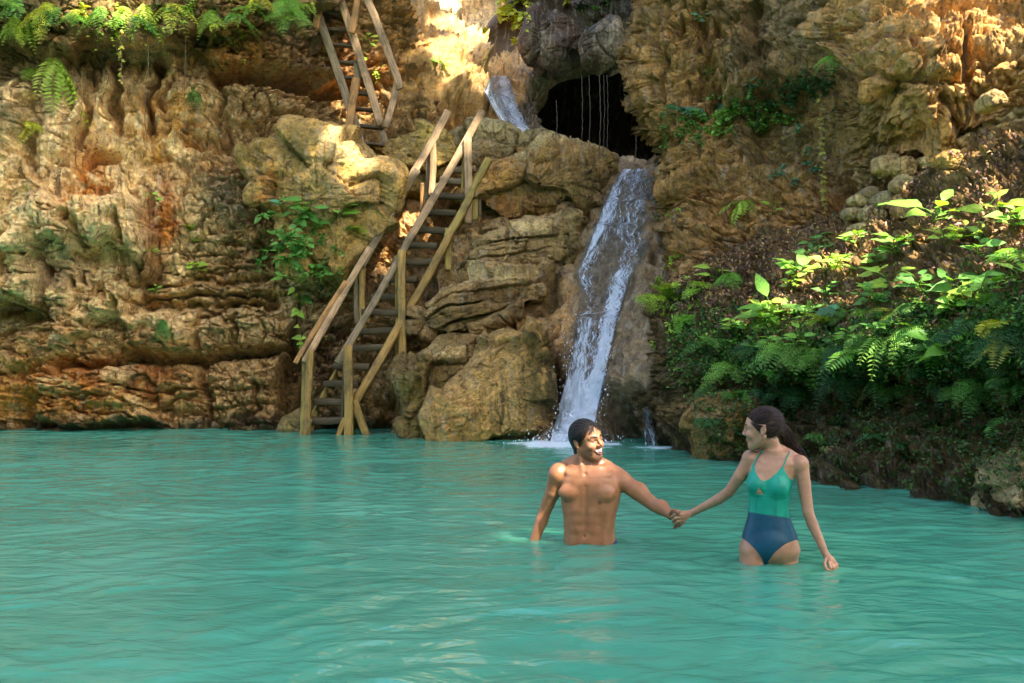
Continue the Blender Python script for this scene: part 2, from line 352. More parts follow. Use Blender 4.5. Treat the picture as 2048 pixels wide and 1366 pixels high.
# ---- left wall -------------------------------------------------------------------------------------------------
def left_sculpt(X, Y, PX, PY, B, N, c):
    n1 = fbm(B * .8, 4, .5, 31); n2 = fbm(B * 3, 5, .6, 33); vert = B * np.array([3.2, 3.2, .5])
    right = sstep(330, 460, X); low = sstep(520, 600, Y)
    d = craggy(B, 3, .10, .05, .02, .35 + .65 * np.maximum(right, low))
    d += (.10 + .10 * np.maximum(right, low)) * strata(B, .34, 4) * np.maximum(right * .9, low)
    d += .05 * strata(B, .11, 8) * np.maximum(right * .8, low)
    zone = sstep(110, 170, Y) * (1 - sstep(640, 680, Y)) * (1 - right * .8); rib = ridged(vert, 4, .55, 12); rib2 = ridged(vert * np.array([2.3, 2.3, 1.3]), 3, .55, 14)
    d += zone * (.19 * rib + .07 * rib2)
    hol = np.clip(fbm(B * np.array([3.6, 3.6, 2.2]), 3, .55, 37) - .22, 0, .5) * (1 - sstep(280, 340, X)) * sstep(330, 400, Y) * (1 - sstep(620, 660, Y)); d -= .9 * hol
    bl = lambda poly, a, s=10: block(X, Y, poly, a, s)
    bu = lambda *k: bulge(X, Y, *k)
    lip = [(-300, -500), (640, -500), (640, 5), (560, 20), (520, 45), (440, 60), (330, 92), (280, 100), (190, 70), (150, 128), (135, 60), (60, 36), (-300, 62)]
    d += bl(lip, .55, 16) + bu(112, 92, 48, 36, .6, True) + bu(20, 250, 60, 90, .5, True) + bu(15, 130, 70, 45, -.6) + bu(215, 130, 110, 34, -.45)
    d += bu(360, 62, 42, 40, .35, True) + bu(280, 60, 34, 50, .25, True) + bu(205, 40, 30, 60, .25, True)
    d += bu(112, 320, 44, 190, .42) + bu(88, 200, 26, 60, -.2) + bu(70, 330, 14, 120, -.3)
    for x, w, a, y0, y1 in ((158, 15, .28, 130, 320), (196, 13, .24, 120, 300), (238, 9, .2, 110, 280), (292, 16, .26, 150, 310), (322, 10, .24, 90, 260), (352, 16, .2, 170, 300), (395, 20, .16, 160, 290)):
        xx = X + 14 * np.sin(Y / 46 + x)
        d += a * np.exp(-((xx - x) / w) ** 2) * sstep(y0 - 20, y0 + 30, Y) * (1 - sstep(y1 - 30, y1 + 30, Y))
    for pts, w, dep in (([(172, 150), (180, 230), (170, 290)], 9, .35), ([(222, 140), (226, 210), (240, 265)], 10, .35), ([(306, 120), (304, 200), (312, 262)], 7, .45), ([(336, 150), (330, 230)], 6, .3),
                        ([(430, 160), (480, 149), (560, 154), (640, 178), (690, 190)], 11, .75), ([(432, 170), (434, 240), (470, 285)], 5, .2), ([(378, 287), (420, 284), (452, 290)], 9, .45),
                        ([(190, 335), (210, 322), (235, 326)], 8, .3), ([(120, 738), (180, 736), (260, 726), (400, 716), (470, 706), (570, 694)], 8, .4), ([(270, 602), (330, 606), (430, 594), (560, 588)], 5, .25),
                        ([(280, 575), (400, 566), (556, 552)], 4, .16), ([(300, 625), (420, 616), (560, 606)], 6, .26), ([(388, 660), (398, 740), (404, 790)], 6, .3), ([(470, 640), (474, 700)], 4, .2), ([(90, 852), (200, 856), (320, 850)], 7, .3),
                        ([(404, 730), (420, 800), (400, 850)], 5, .2), ([(500, 770), (520, 820), (490, 850)], 5, .2), ([(250, 480), (262, 520), (268, 560)], 5, .18)):
        d += crack(X, Y, pts, w * 1.15, dep * 1.5)
    fringe = [(-120, 320), (60, 330), (120, 410), (250, 400), (305, 440), (325, 520), (300, 590), (272, 612), (262, 658), (238, 636), (214, 640), (200, 668), (150, 690), (138, 660), (118, 640), (100, 600), (75, 590), (60, 606), (40, 580), (0, 584), (-120, 600)]
    d += bl(fringe, .55, 10)
    saw = np.abs(((X + 30 * n2) / 46) % 2 - 1) * 34                         # a row of dripstone points
    tier = [(80, 380), (300, 390), (310, 470), (60, 470)]
    d += .34 * sstep(-7, 7, 492 + saw - Y) * sstep(40, 90, X) * (1 - sstep(260, 310, X)) * sstep(400, 440, Y)
    d += bu(75, 585, 52, 44, .32, True) + bu(72, 505, 40, 36, .25, True) + bu(150, 470, 40, 46, .16, True) + bu(220, 455, 34, 44, .18, True) + bu(145, 610, 24, 45, .2, True)
    d += bu(45, 625, 90, 30, -.7) + bu(130, 560, 26, 34, -.25) + bu(215, 522, 40, 24, -.5) + bu(118, 480, 16, 22, -.3)
    d += bu(92, 694, 84, 52, .4, True) + bu(185, 694, 64, 44, .34, True) + bl([(256, 640), (330, 632), (395, 652), (402, 700), (330, 730), (250, 716)], .34, 14)
    d += bu(190, 772, 160, 42, .36, True) + bl([(76, 806), (300, 800), (322, 848), (80, 866)], .28, 12) + bu(52, 830, 24, 46, -.5) + bu(20, 800, 30, 60, .12, True)
    d += bl([(402, 640), (470, 628), (560, 640), (560, 690), (404, 700)], .18, 8) + bl([(410, 742), (560, 722), (556, 850), (420, 850)], .16, 10)
    d += bl([(604, 618), (566, 690), (548, 800), (575, 856), (628, 856), (618, 720)], -1.0, 22)
    d += bl([(430, -80), (640, -80), (700, 190), (640, 172), (560, 148), (428, 144)], .34, 10)
    d += bu(452, 390, 40, 66, .16, True) + bu(530, 120, 50, 50, .08)
    d += bl([(440, 250), (600, 240), (640, 268), (520, 300), (440, 300)], -.25, 18)
    rb, _ = rubble(B, 5.5, 3); m = np.exp(-(((X - 540) / 90) ** 2 + ((Y - 262) / 30) ** 2)); d += .12 * rb * m
    m = np.exp(-(((X - 800) / 60) ** 2 + ((Y - 245) / 45) ** 2)); d += .12 * rb * m
    d += bl([(700, -100), (880, -100), (880, 260), (760, 235), (690, 190)], .1, 20) + crack(X, Y, [(690, 160), (760, 185), (840, 175)], 8, .4) + bl([(690, 150), (845, 150), (850, 190), (700, 200)], .2, 10)
    d += bl([(596, 560), (720, 560), (735, 850), (640, 856), (600, 700)], .15, 20)
    # stains, minerals, and darker grooves between the ribs
    c.mix(.8 * sstep(-.25, .3, n1) , PALE); c.mix(.55 * sstep(.2, .6, n2), BROWN); c.mix(.5 * right * low, PALE)
    c.mix(np.exp(-(((X - 112) / 46) ** 2 + ((Y - 330) / 170) ** 2)) * 1.2, MAUVE)
    c.mix(.85 * np.exp(-(((X - 290) / 130) ** 2 + ((Y - 370) / 160) ** 2)), PALE)
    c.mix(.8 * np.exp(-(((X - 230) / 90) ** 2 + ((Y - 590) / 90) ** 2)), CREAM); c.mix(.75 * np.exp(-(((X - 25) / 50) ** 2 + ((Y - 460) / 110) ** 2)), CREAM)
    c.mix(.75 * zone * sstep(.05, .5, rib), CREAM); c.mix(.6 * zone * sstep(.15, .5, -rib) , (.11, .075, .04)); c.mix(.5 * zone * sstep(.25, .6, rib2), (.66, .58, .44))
    def spot(x, y, rx, ry, col, s=1.0, th=0): c.mix(s * np.exp(-(((X - x) / rx) ** 2 + ((Y - y) / ry) ** 2)) * sstep(th - .35, th + .25, n2 + .25), col)
    spot(185, 370, 34, 70, ORANGE, 1.2); spot(290, 240, 60, 70, OCHRE, .9); spot(370, 240, 50, 60, OCHRE, .9); spot(330, 440, 30, 90, RUST, 1.3); spot(335, 470, 12, 60, ORANGE, .9); spot(125, 635, 24, 36, RUST, 1.2)
    spot(180, 775, 150, 42, ORANGE, 1.35); spot(250, 760, 70, 40, RUST, 1.1); spot(70, 790, 60, 30, ORANGE); spot(243, 770, 24, 70, CREAM, 1.1); spot(243, 820, 34, 26, OCHRE, 1.2); spot(480, 110, 120, 40, ORANGE, 1.1); spot(460, 60, 60, 50, OCHRE)
    spot(590, 90, 70, 80, MAUVE, 1.0); spot(455, 385, 42, 62, GREY, 1.3); spot(310, 560, 40, 60, BROWN, 1); spot(430, 560, 130, 60, TAN, .7); spot(300, 770, 40, 60, RUST, .8); spot(20, 815, 26, 50, OCHRE, 1.2); spot(750, 160, 80, 40, ORANGE, 1.2); spot(700, 100, 60, 60, RUST, .8); spot(790, 60, 60, 90, OCHRE, .7)
    spot(330, 310, 40, 40, OCHRE, 1); spot(150, 560, 50, 60, MAUVE, .8); spot(420, 330, 60, 40, TAN, .9); spot(650, 720, 60, 100, BROWN, 1.2, -.2)
    c.moss(.95 * sstep(150, 60, Y + 60 * n1) * (1 - sstep(380, 520, X)) * sstep(-.5, .2, n2 + .35)); c.moss(.9 * np.exp(-(((X - 25) / 75) ** 2 + ((Y - 210) / 130) ** 2)) * sstep(-.4, .3, n2 + .3))
    c.moss(.35 * np.exp(-(((X - 30) / 80) ** 2 + ((Y - 630) / 36) ** 2))); c.moss(.35 * np.exp(-(((X - 250) / 60) ** 2 + ((Y - 230) / 50) ** 2)) * sstep(-.1, .4, n2))
    c.moss(.8 * sstep(640, 720, X) * (1 - sstep(240, 300, Y)) * sstep(0, .5, n2 + .15)); c.moss(.7 * np.exp(-(((X - 650) / 90) ** 2 + ((Y - 20) / 60) ** 2)))
    c.moss(.7 * sstep(846, 862, Y + 8 * n2))
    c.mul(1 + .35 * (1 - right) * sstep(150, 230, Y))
    c.mix(.8 * sstep(.26, .06, B[..., 2] + .12 * n2), (.045, .034, .02))
    return d
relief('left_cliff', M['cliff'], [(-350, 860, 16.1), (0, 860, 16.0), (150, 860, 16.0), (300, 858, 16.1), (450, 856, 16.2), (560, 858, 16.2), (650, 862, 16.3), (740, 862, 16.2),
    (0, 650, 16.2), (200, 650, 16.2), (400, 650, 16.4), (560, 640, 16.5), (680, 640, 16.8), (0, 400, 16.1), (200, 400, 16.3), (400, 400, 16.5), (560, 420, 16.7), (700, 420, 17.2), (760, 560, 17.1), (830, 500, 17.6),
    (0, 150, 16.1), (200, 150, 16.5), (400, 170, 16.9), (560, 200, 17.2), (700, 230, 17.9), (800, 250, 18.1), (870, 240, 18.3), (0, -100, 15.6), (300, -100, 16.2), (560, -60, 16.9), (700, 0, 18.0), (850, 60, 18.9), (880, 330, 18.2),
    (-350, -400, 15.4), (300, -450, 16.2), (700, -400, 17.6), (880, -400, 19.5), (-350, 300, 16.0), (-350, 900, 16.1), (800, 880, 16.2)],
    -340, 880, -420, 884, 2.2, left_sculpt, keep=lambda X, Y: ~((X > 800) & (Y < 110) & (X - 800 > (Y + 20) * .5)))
# ---- rock stair and slide under the fall ------------------------------------------------------------------------
SLIDE_L = np.array([(1244, 338), (1222, 370), (1198, 420), (1172, 490), (1150, 545), (1160, 590), (1142, 700), (1120, 790), (1096, 884)], float)
SLIDE_R = np.array([(1308, 338), (1314, 380), (1316, 430), (1296, 500), (1262, 560), (1238, 640), (1216, 740), (1198, 820), (1186, 890)], float)
def slide_x(A, y): return np.interp(y, A[:, 1], A[:, 0])
def slide_sculpt(X, Y, PX, PY, B, N, c):
    n1 = fbm(B * .8, 4, .5, 41); n2 = fbm(B * 3, 5, .6, 43)
    slope = [(690, 640), (800, 470), (860, 420), (940, 420), (1000, 440), (1120, 424), (1188, 420), (1160, 500), (1110, 580), (1090, 700), (960, 690), (820, 720)]
    ms = sstep(-20, 25, poly_sd(X, Y, slope))
    chute = sstep(slide_x(SLIDE_L, PY) - 40, slide_x(SLIDE_L, PY) + 15, X)
    d = craggy(B, 6, .10, .02, .010, .10 * (1 - .92 * chute)) * (1 - .55 * chute)
    d += ms * (.50 * strata(B, .46, 14, .16, (-.32, .1)) + .13 * strata(B, .12, 16, .10, (-.32, .1)) + .35 * facets(B, .9, 20, (.8, .8, 1.6), .7, .2))
    d += chute * (.10 * ridged(B * np.array([2.2, 1.2, .5]), 3, .5, 17) + .09 * fbm(B * 2.0, 4, .5, 18))
    bu = lambda *k: bulge(X, Y, *k); bl = lambda poly, a, s=10: block(X, Y, poly, a, s)
    d += bu(1175, 640, 30, 90, .16) + bu(1290, 620, 50, 130, .20) + bu(1292, 480, 14, 70, .10) + bu(1210, 470, 10, 60, .06)
    d += bl([(1204, 812), (1240, 792), (1288, 782), (1330, 812), (1352, 900), (1196, 900)], -1.1, 12) + bu(1270, 766, 60, 26, .18, True) + bu(1235, 856, 40, 40, .2, True) + bu(1300, 530, 10, 12, -.16)
    d += bl([(1068, 660), (1108, 650), (1128, 720), (1118, 860), (1060, 872)], -.55, 16)
    d += bl([(715, 690), (790, 640), (806, 720), (800, 860), (700, 864)], -.7, 22)
    d += bl([(625, 850), (870, 375), (950, 350), (955, 400), (735, 850)], -.55, 16)
    for pts, w, dep in (([(840, 600), (930, 560), (1010, 520), (1100, 480)], 6, .25), ([(830, 650), (920, 630), (1010, 590), (1090, 540)], 6, .28), ([(900, 540), (980, 500), (1060, 470), (1150, 440)], 5, .2), ([(960, 690), (1020, 640), (1090, 600)], 6, .25), ([(1165, 430), (1120, 510), (1098, 590)], 8, .25)):
        d += crack(X, Y, pts, w, dep)
    c.mix(.7 * sstep(-.1, .5, n1), BROWN); c.mix(.5 * ms * sstep(0, .4, n2), PALE); c.mix(.85 * chute, (.125, .105, .085)); c.mix(chute * .6 * sstep(.1, .5, n2), (.075, .062, .05))
    c.mix(.8 * np.exp(-(line_d(X, Y, [(850, 610), (940, 575), (1030, 565), (1080, 580)], 80) / 9) ** 2), CREAM); c.mix(.6 * np.exp(-(line_d(X, Y, [(980, 500), (1060, 470), (1150, 432)], 80) / 7) ** 2), PALE)
    c.mix(.8 * np.exp(-(((X - 850) / 60) ** 2 + ((Y - 540) / 60) ** 2)), GREY); c.mix(.8 * np.exp(-(((X - 1306) / 10) ** 2 + ((Y - 450) / 50) ** 2)), OCHRE); c.mix(.7 * np.exp(-(((X - 1210) / 40) ** 2 + ((Y - 840) / 50) ** 2)), MAUVE)
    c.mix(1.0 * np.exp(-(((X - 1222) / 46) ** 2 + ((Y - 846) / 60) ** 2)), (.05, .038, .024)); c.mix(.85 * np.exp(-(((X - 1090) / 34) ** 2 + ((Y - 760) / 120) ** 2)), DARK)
    c.moss(.9 * np.exp(-(line_d(X, Y, [(1182, 425), (1150, 470), (1118, 540), (1098, 600)], 90) / 17) ** 2) * sstep(-.3, .3, n2 + .2)); c.moss(.9 * np.exp(-(((X - 880) / 70) ** 2 + ((Y - 650) / 34) ** 2)) * sstep(-.5, .1, n2 + .1)); c.moss(.6 * np.exp(-(((X - 960) / 60) ** 2 + ((Y - 610) / 30) ** 2)) * sstep(-.2, .2, n2))
    c.moss(.6 * sstep(.15, .5, n2) * ms * .8); c.moss(.7 * sstep(856, 876, Y + 8 * n2) * (1 - chute)); c.moss(.75 * sstep(1316, 1335, X) * sstep(520, 640, Y) * sstep(-.4, .2, n2 + .2))
    c.mix(.8 * sstep(.26, .06, B[..., 2] + .12 * n2), (.045, .034, .02))
    return d
relief('waterfall_rock', M['wet'], [(690, 870, 15.7), (760, 870, 15.9), (810, 880, 15.3), (900, 885, 15.0), (1000, 885, 14.7), (1100, 885, 14.1), (1180, 892, 13.7), (1260, 896, 13.4), (1350, 905, 13.1), (720, 700, 16.7), (760, 790, 16.4), (850, 700, 15.7), (850, 620, 16.0), (950, 640, 15.5), (1050, 650, 15.2),
    (900, 540, 16.5), (1000, 480, 16.7), (1100, 450, 16.5), (830, 450, 17.1), (760, 540, 16.95), (950, 410, 17.1), (1050, 400, 17.2), (1180, 420, 16.6), (1190, 340, 17.6), (1270, 334, 17.3), (1330, 340, 17.0), (1100, 340, 17.9), (900, 340, 17.9), (800, 340, 17.9),
    (1250, 400, 16.6), (1225, 500, 15.9), (1200, 600, 15.3), (1175, 700, 14.8), (1150, 800, 14.3), (1120, 600, 15.6), (1320, 430, 16.2), (1330, 600, 15.0), (1330, 760, 13.7), (1370, 500, 15.6), (1380, 800, 13.5)],
    690, 1380, 322, 906, 2.0, slide_sculpt, keep=lambda X, Y: (Y > 338) | (X > 1230) & (X < 1315))
# ---- the gorge above the fall -----------------------------------------------------------------------------------
def gorge_sculpt(X, Y, PX, PY, B, N, c):
    n1 = fbm(B * .7, 4, .5, 51); n2 = fbm(B * 2.6, 5, .6, 53)
    d = craggy(B, 9, .18, .09, .03) + .14 * strata(B, .5, 19) * (1 - sstep(980, 1040, X))
    bl = lambda poly, a, s=10: block(X, Y, poly, a, s); bu = lambda *k: bulge(X, Y, *k)
    d += bl([(770, 60), (850, 90), (905, 100), (960, 190), (1010, 262), (960, 275), (760, 275)], .9, 14)
    d += bl([(1090, 130), (1080, 40), (1100, -200), (1300, -200), (1330, 260), (1300, 300)], -1.5, 30) + bl([(1082, 205), (1110, 130), (1160, 118), (1250, 140), (1330, 240), (1330, 420), (1080, 345), (1096, 290)], -3.2, 26)
    d += crack(X, Y, [(960, 262), (985, 235), (1000, 220)], 9, .5)
    c.mix(.6 * sstep(-.2, .4, n1), OLIVE); c.mix(.97 * sstep(1015, 1065, X), (.026, .018, .011)); c.mix(np.exp(-(((X - 930) / 110) ** 2 + ((Y - 90) / 90) ** 2)) * 1.3 * sstep(850, 900, X + (170 - Y) * .3), CREAM)  # right part painted near-black to deepen the shade of the cleft
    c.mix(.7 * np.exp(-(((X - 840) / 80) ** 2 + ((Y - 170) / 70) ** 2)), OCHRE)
    c.moss(.6 * sstep(.05, .45, n2) * (1 - sstep(1000, 1060, X)) * sstep(90, 150, Y)); c.moss(.8 * np.exp(-(((X - 1170) / 30) ** 2 + ((Y - 30) / 60) ** 2)))
    return d
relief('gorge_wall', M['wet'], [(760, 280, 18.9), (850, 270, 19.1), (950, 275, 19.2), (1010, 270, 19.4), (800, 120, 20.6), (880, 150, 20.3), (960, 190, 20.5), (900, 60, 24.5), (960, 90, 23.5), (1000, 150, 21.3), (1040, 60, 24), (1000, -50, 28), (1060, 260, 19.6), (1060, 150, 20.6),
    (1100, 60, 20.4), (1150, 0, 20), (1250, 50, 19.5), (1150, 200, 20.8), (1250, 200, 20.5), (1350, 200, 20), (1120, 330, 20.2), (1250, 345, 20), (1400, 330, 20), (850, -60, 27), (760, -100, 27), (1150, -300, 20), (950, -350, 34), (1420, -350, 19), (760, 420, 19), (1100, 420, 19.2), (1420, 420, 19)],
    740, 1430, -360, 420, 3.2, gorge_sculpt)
# ---- right wall -------------------------------------------------------------------------------------------------
R_EDGE = np.array([(1275, -400), (1262, -100), (1264, 0), (1246, 110), (1240, 150), (1248, 200), (1272, 258), (1298, 300), (1312, 345), (1320, 420), (1330, 480), (1322, 560), (1318, 660)], float)
def r_edge(y): return np.interp(y, R_EDGE[:, 1], R_EDGE[:, 0]) + 5 * np.sin(y / 9.0) + 4 * np.sin(y / 23.0 + 1)
def right_sculpt(X, Y, PX, PY, B, N, c):
    n1 = fbm(B * .8, 4, .5, 61); n2 = fbm(B * 3, 5, .6, 63)
    bl = lambda poly, a, s=10: block(X, Y, poly, a, s); bu = lambda *k: bulge(X, Y, *k)
    lowm = sstep(330, 400, Y) * (1 - sstep(1660, 1700, X)); over = sstep(1650, 1720, X) * (1 - sstep(240, 320, Y + (1850 - X) * .0))
    d = craggy(B, 12, .10, .05, .02, .65)
    d += over * (.16 * strata(B, .36, 23, .2, (.10, 0)) + .07 * strata(B, .12, 25, .1, (.1, 0)) + .32 * facets(B, .9, 29, (1, 1, 1.2), .8, .2) + .3 * facets(B, .3, 30, (.6, .6, 1.8)))
    rb, cid = rubble(B, 4.5, 9); rb2, _ = rubble(B, 8, 11)
    d += lowm * (.09 * rb * sstep(-.3, .3, n1) + .12 * strata(B, .17, 27, .15) + .5 * facets(B, .3, 28, (.7, .7, 1.7), .8, .5))
    pile = sstep(-20, 20, poly_sd(X, Y, [(1700, 330), (1830, 300), (1950, 230), (2100, 180), (2300, 160), (2300, 420), (1850, 470), (1680, 500)]))
    d += pile * (.10 * rb2 + .8 * facets(B, .2, 31, (.8, .8, 1.5), .9, .6) + .06 * rb)
    # pitted pillar
    pm = 1 - sstep(1420, 1480, X)
    pits = np.clip(fbm(B * np.array([4.5, 4.5, 2.4]), 3, .55, 65) - .28, 0, .5); d -= pm * .8 * pits * (1 - sstep(320, 360, Y))
    d += bu(1300, 60, 30, 60, .1) + bu(1290, 160, 30, 60, .18, True)
    for pts, w, dep in (([(1303, 50), (1308, 110), (1300, 170)], 9, .4), ([(1340, 70), (1360, 60)], 9, .3), ([(1398, 30), (1404, 120), (1400, 200)], 12, .3), ([(1325, 90), (1330, 150), (1326, 190)], 6, .25), ([(1600, 45), (1650, 30), (1700, 8)], 6, .35), ([(1500, 20), (1510, 80), (1500, 150)], 10, .35),
                        ([(1385, 415), (1430, 412), (1480, 390)], 5, .25), ([(1550, 370), (1600, 378), (1640, 400)], 4, .2), ([(1480, 480), (1488, 540)], 5, .2), ([(1540, 410), (1550, 480)], 4, .15), ([(1725, 70), (1770, 60), (1800, 20)], 5, .2), ([(1850, 50), (1900, 60), (1930, 52)], 6, .25), ([(1820, 110), (1830, 160), (1870, 180)], 5, .2), ([(1880, 200), (1920, 260)], 6, .25), ([(1930, 110), (1950, 180), (1960, 230)], 7, .3)):
        d += crack(X, Y, pts, w, dep)
    d += bl([(1440, 210), (1452, 160), (1470, 100), (1480, 66), (1500, 66), (1505, 110), (1530, 130), (1520, 215)], .3, 8) + bl([(1455, 205), (1450, 130), (1510, 112), (1530, 205)], .14, 8) + bu(1600, 60, 60, 50, .1)
    d += bl([(1480, 215), (1540, 150), (1660, 100), (1700, 130), (1700, 330), (1660, 420), (1600, 320), (1500, 330)], -.5, 26) + bl([(1640, 300), (1700, 290), (1720, 430), (1640, 430)], -.5, 16)
    d += bl([(1320, 345), (1360, 290), (1440, 280), (1470, 330), (1400, 380), (1340, 400)], .22, 14) + bl([(1690, 140), (1700, 100), (1712, -80), (2400, -80), (2400, 130), (1960, 250), (1800, 290), (1770, 210), (1740, 160), (1720, 150)], .35, 10) + bl([(1690, 52), (1712, 40), (1720, 140), (1696, 96)], .2, 4)
    d += bl([(1760, 180), (1800, 150), (1850, 200), (1870, 260), (1820, 290)], -.3, 20)
    d += bl([(1325, 410), (1440, 400), (1450, 470), (1400, 500), (1340, 505)], .12, 10) + bl([(1500, 420), (1570, 405), (1600, 440), (1580, 510), (1510, 500)], .12, 8)
    c.mix(.5 * sstep(-.1, .4, n1), BROWN); c.mix(.8 * pm * (1 - sstep(330, 380, Y)), (.33, .215, .075)); c.mix(.8 * np.exp(-(((X - 1620) / 110) ** 2 + ((Y - 60) / 80) ** 2)), GREY); c.mix(.75 * np.exp(-(((X - 1480) / 30) ** 2 + ((Y - 150) / 70) ** 2)), (.27, .25, .19))
    c.mix(.9 * over * sstep(1690, 1730, X), (.50, .325, .14)); c.mix(.5 * over * sstep(.1, .5, n2), (.58, .44, .26)); c.mix(.8 * pile * sstep(-.2, .3, n2), PALE); c.mix(.75 * lowm, (.40, .245, .10)); c.mix(.5 * lowm * sstep(.1, .4, n2), BROWN)
    c.mix(.8 * np.exp(-(((X - 1590) / 110) ** 2 + ((Y - 260) / 70) ** 2)), OLIVE); c.mix(.6 * np.exp(-(((X - 1720) / 60) ** 2 + ((Y - 230) / 80) ** 2)), OLIVE)
    c.moss(.75 * sstep(1400, 1440, X) * (1 - sstep(1540, 1600, X)) * (1 - sstep(150, 230, Y)) * sstep(-.3, .3, n2 + .1)); c.moss(.8 * (1 - sstep(8, 40, PX - r_edge(PY))) * sstep(-.4, .2, n2 + .15)); c.moss(.5 * sstep(.15, .5, n2) * (1 - over) * (1 - lowm)); c.moss(.7 * (1 - sstep(20, 60, Y)) * (1 - sstep(1360, 1420, X)) * sstep(-.2, .3, n2))
    return d
def right_depth(PX, PY, Y):
    e = np.clip((PX - r_edge(PY)) / 85, 0, 1); return Y + 1.9 * (1 - np.sqrt(1 - (1 - e) ** 2 * .999))
relief('right_cliff', M['cliff'], [(1240, 100, 16.0), (1300, 100, 15.6), (1380, 200, 15.1), (1450, 50, 15.2), (1320, 350, 15.2), (1340, 450, 14.8), (1340, 560, 14.3), (1400, 450, 14.5), (1500, 450, 13.9), (1600, 430, 13.4), (1680, 420, 13.0), (1600, 270, 14.0), (1480, 150, 14.9), (1600, 60, 14.3), (1690, 100, 13.3),
    (1730, 60, 12.5), (1730, 150, 12.1), (1850, 20, 12.2), (1850, 150, 11.7), (1850, 230, 11.75), (2040, 20, 11.8), (2040, 120, 11.3), (1800, 290, 12.5), (1760, 360, 12.7), (1900, 265, 11.9), (2048, 220, 11.3), (2048, 420, 11.3), (1850, 450, 12.2), (1700, 560, 13.1), (1500, 600, 13.9), (1320, 660, 14.4), (2240, 100, 10.6), (2240, 400, 10.6), (1300, -300, 16), (1700, -300, 14.2), (2240, -350, 13), (2240, 620, 10.4), (1800, 640, 12.7)],
    1230, 2260, -400, 650, 2.3, right_sculpt, keep=lambda X, Y: X > r_edge(Y), depth=right_depth)
# ---- leaf-strewn bank under the right wall ------------------------------------------------------------------------
def bank_sculpt(X, Y, PX, PY, B, N, c):
    n1 = fbm(B * .9, 4, .5, 71); n2 = fbm(B * 3, 5, .6, 73)
    brow = np.interp(PX, [1290, 1400, 1500, 1600, 1750, 1900, 2260], [690, 690, 700, 700, 700, 690, 640]); low = sstep(0, 50, PY - brow)
    d = craggy(B, 15, .10, .06, .025) + low * (.16 * ridged(B * np.array([2.2, 2.2, .7]), 4, .55, 75) + .10 * fbm(B * 2.4, 3, .5, 77))
    rb, _ = rubble(B, 7, 13); d += (1 - low) * (.05 * rb * sstep(-.2, .4, n1) + .45 * facets(B, .17, 33, (.8, .8, 1.4), 1, .4))
    bu = lambda *k: bulge(X, Y, *k)
    d += bu(1440, 850, 60, 60, .25, True) + bu(1370, 800, 40, 90, .2, True) + bu(1590, 760, 60, 50, .12) - low * .35 * np.exp(-((Y - 790) / 60) ** 2) * sstep(1520, 1600, X)
    d += bu(1960, 960, 60, 70, .12) + crack(X, Y, [(1640, 950), (1760, 974), (1850, 984)], 7, .2)
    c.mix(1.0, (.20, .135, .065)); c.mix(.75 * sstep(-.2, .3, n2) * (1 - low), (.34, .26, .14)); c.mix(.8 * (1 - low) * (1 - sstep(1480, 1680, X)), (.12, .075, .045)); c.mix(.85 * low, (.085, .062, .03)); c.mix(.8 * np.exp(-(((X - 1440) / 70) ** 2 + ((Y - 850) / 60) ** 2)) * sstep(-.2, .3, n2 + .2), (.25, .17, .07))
    c.mix(.6 * np.exp(-(((X - 1960) / 80) ** 2 + ((Y - 980) / 60) ** 2)), (.26, .22, .14))
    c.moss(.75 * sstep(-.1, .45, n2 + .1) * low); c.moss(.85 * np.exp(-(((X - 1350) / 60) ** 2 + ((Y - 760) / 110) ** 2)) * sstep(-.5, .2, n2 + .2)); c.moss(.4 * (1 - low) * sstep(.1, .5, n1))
    c.mix(.8 * sstep(.26, .06, B[..., 2] + .12 * n2), (.045, .034, .02))
    return d
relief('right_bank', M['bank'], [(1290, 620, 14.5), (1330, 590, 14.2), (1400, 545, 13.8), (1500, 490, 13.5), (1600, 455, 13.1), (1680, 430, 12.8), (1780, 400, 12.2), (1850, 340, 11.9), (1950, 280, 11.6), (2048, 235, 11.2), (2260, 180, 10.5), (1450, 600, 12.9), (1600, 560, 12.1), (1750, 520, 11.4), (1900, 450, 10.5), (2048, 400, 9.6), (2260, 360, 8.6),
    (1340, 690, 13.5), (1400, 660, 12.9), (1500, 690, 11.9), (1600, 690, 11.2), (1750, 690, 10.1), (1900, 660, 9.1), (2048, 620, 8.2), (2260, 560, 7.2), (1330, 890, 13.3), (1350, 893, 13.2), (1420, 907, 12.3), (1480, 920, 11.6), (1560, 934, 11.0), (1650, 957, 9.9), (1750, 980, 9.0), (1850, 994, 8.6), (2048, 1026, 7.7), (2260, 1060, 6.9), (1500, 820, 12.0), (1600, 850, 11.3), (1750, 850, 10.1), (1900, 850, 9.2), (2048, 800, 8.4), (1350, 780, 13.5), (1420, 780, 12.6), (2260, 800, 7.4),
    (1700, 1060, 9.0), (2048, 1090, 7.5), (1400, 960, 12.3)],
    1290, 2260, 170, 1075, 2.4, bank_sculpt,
    keep=lambda X, Y: Y > np.interp(X, [1290, 1330, 1400, 1500, 1600, 1680, 1780, 1850, 1950, 2048, 2260], [600, 570, 525, 470, 435, 410, 380, 320, 262, 215, 160]))
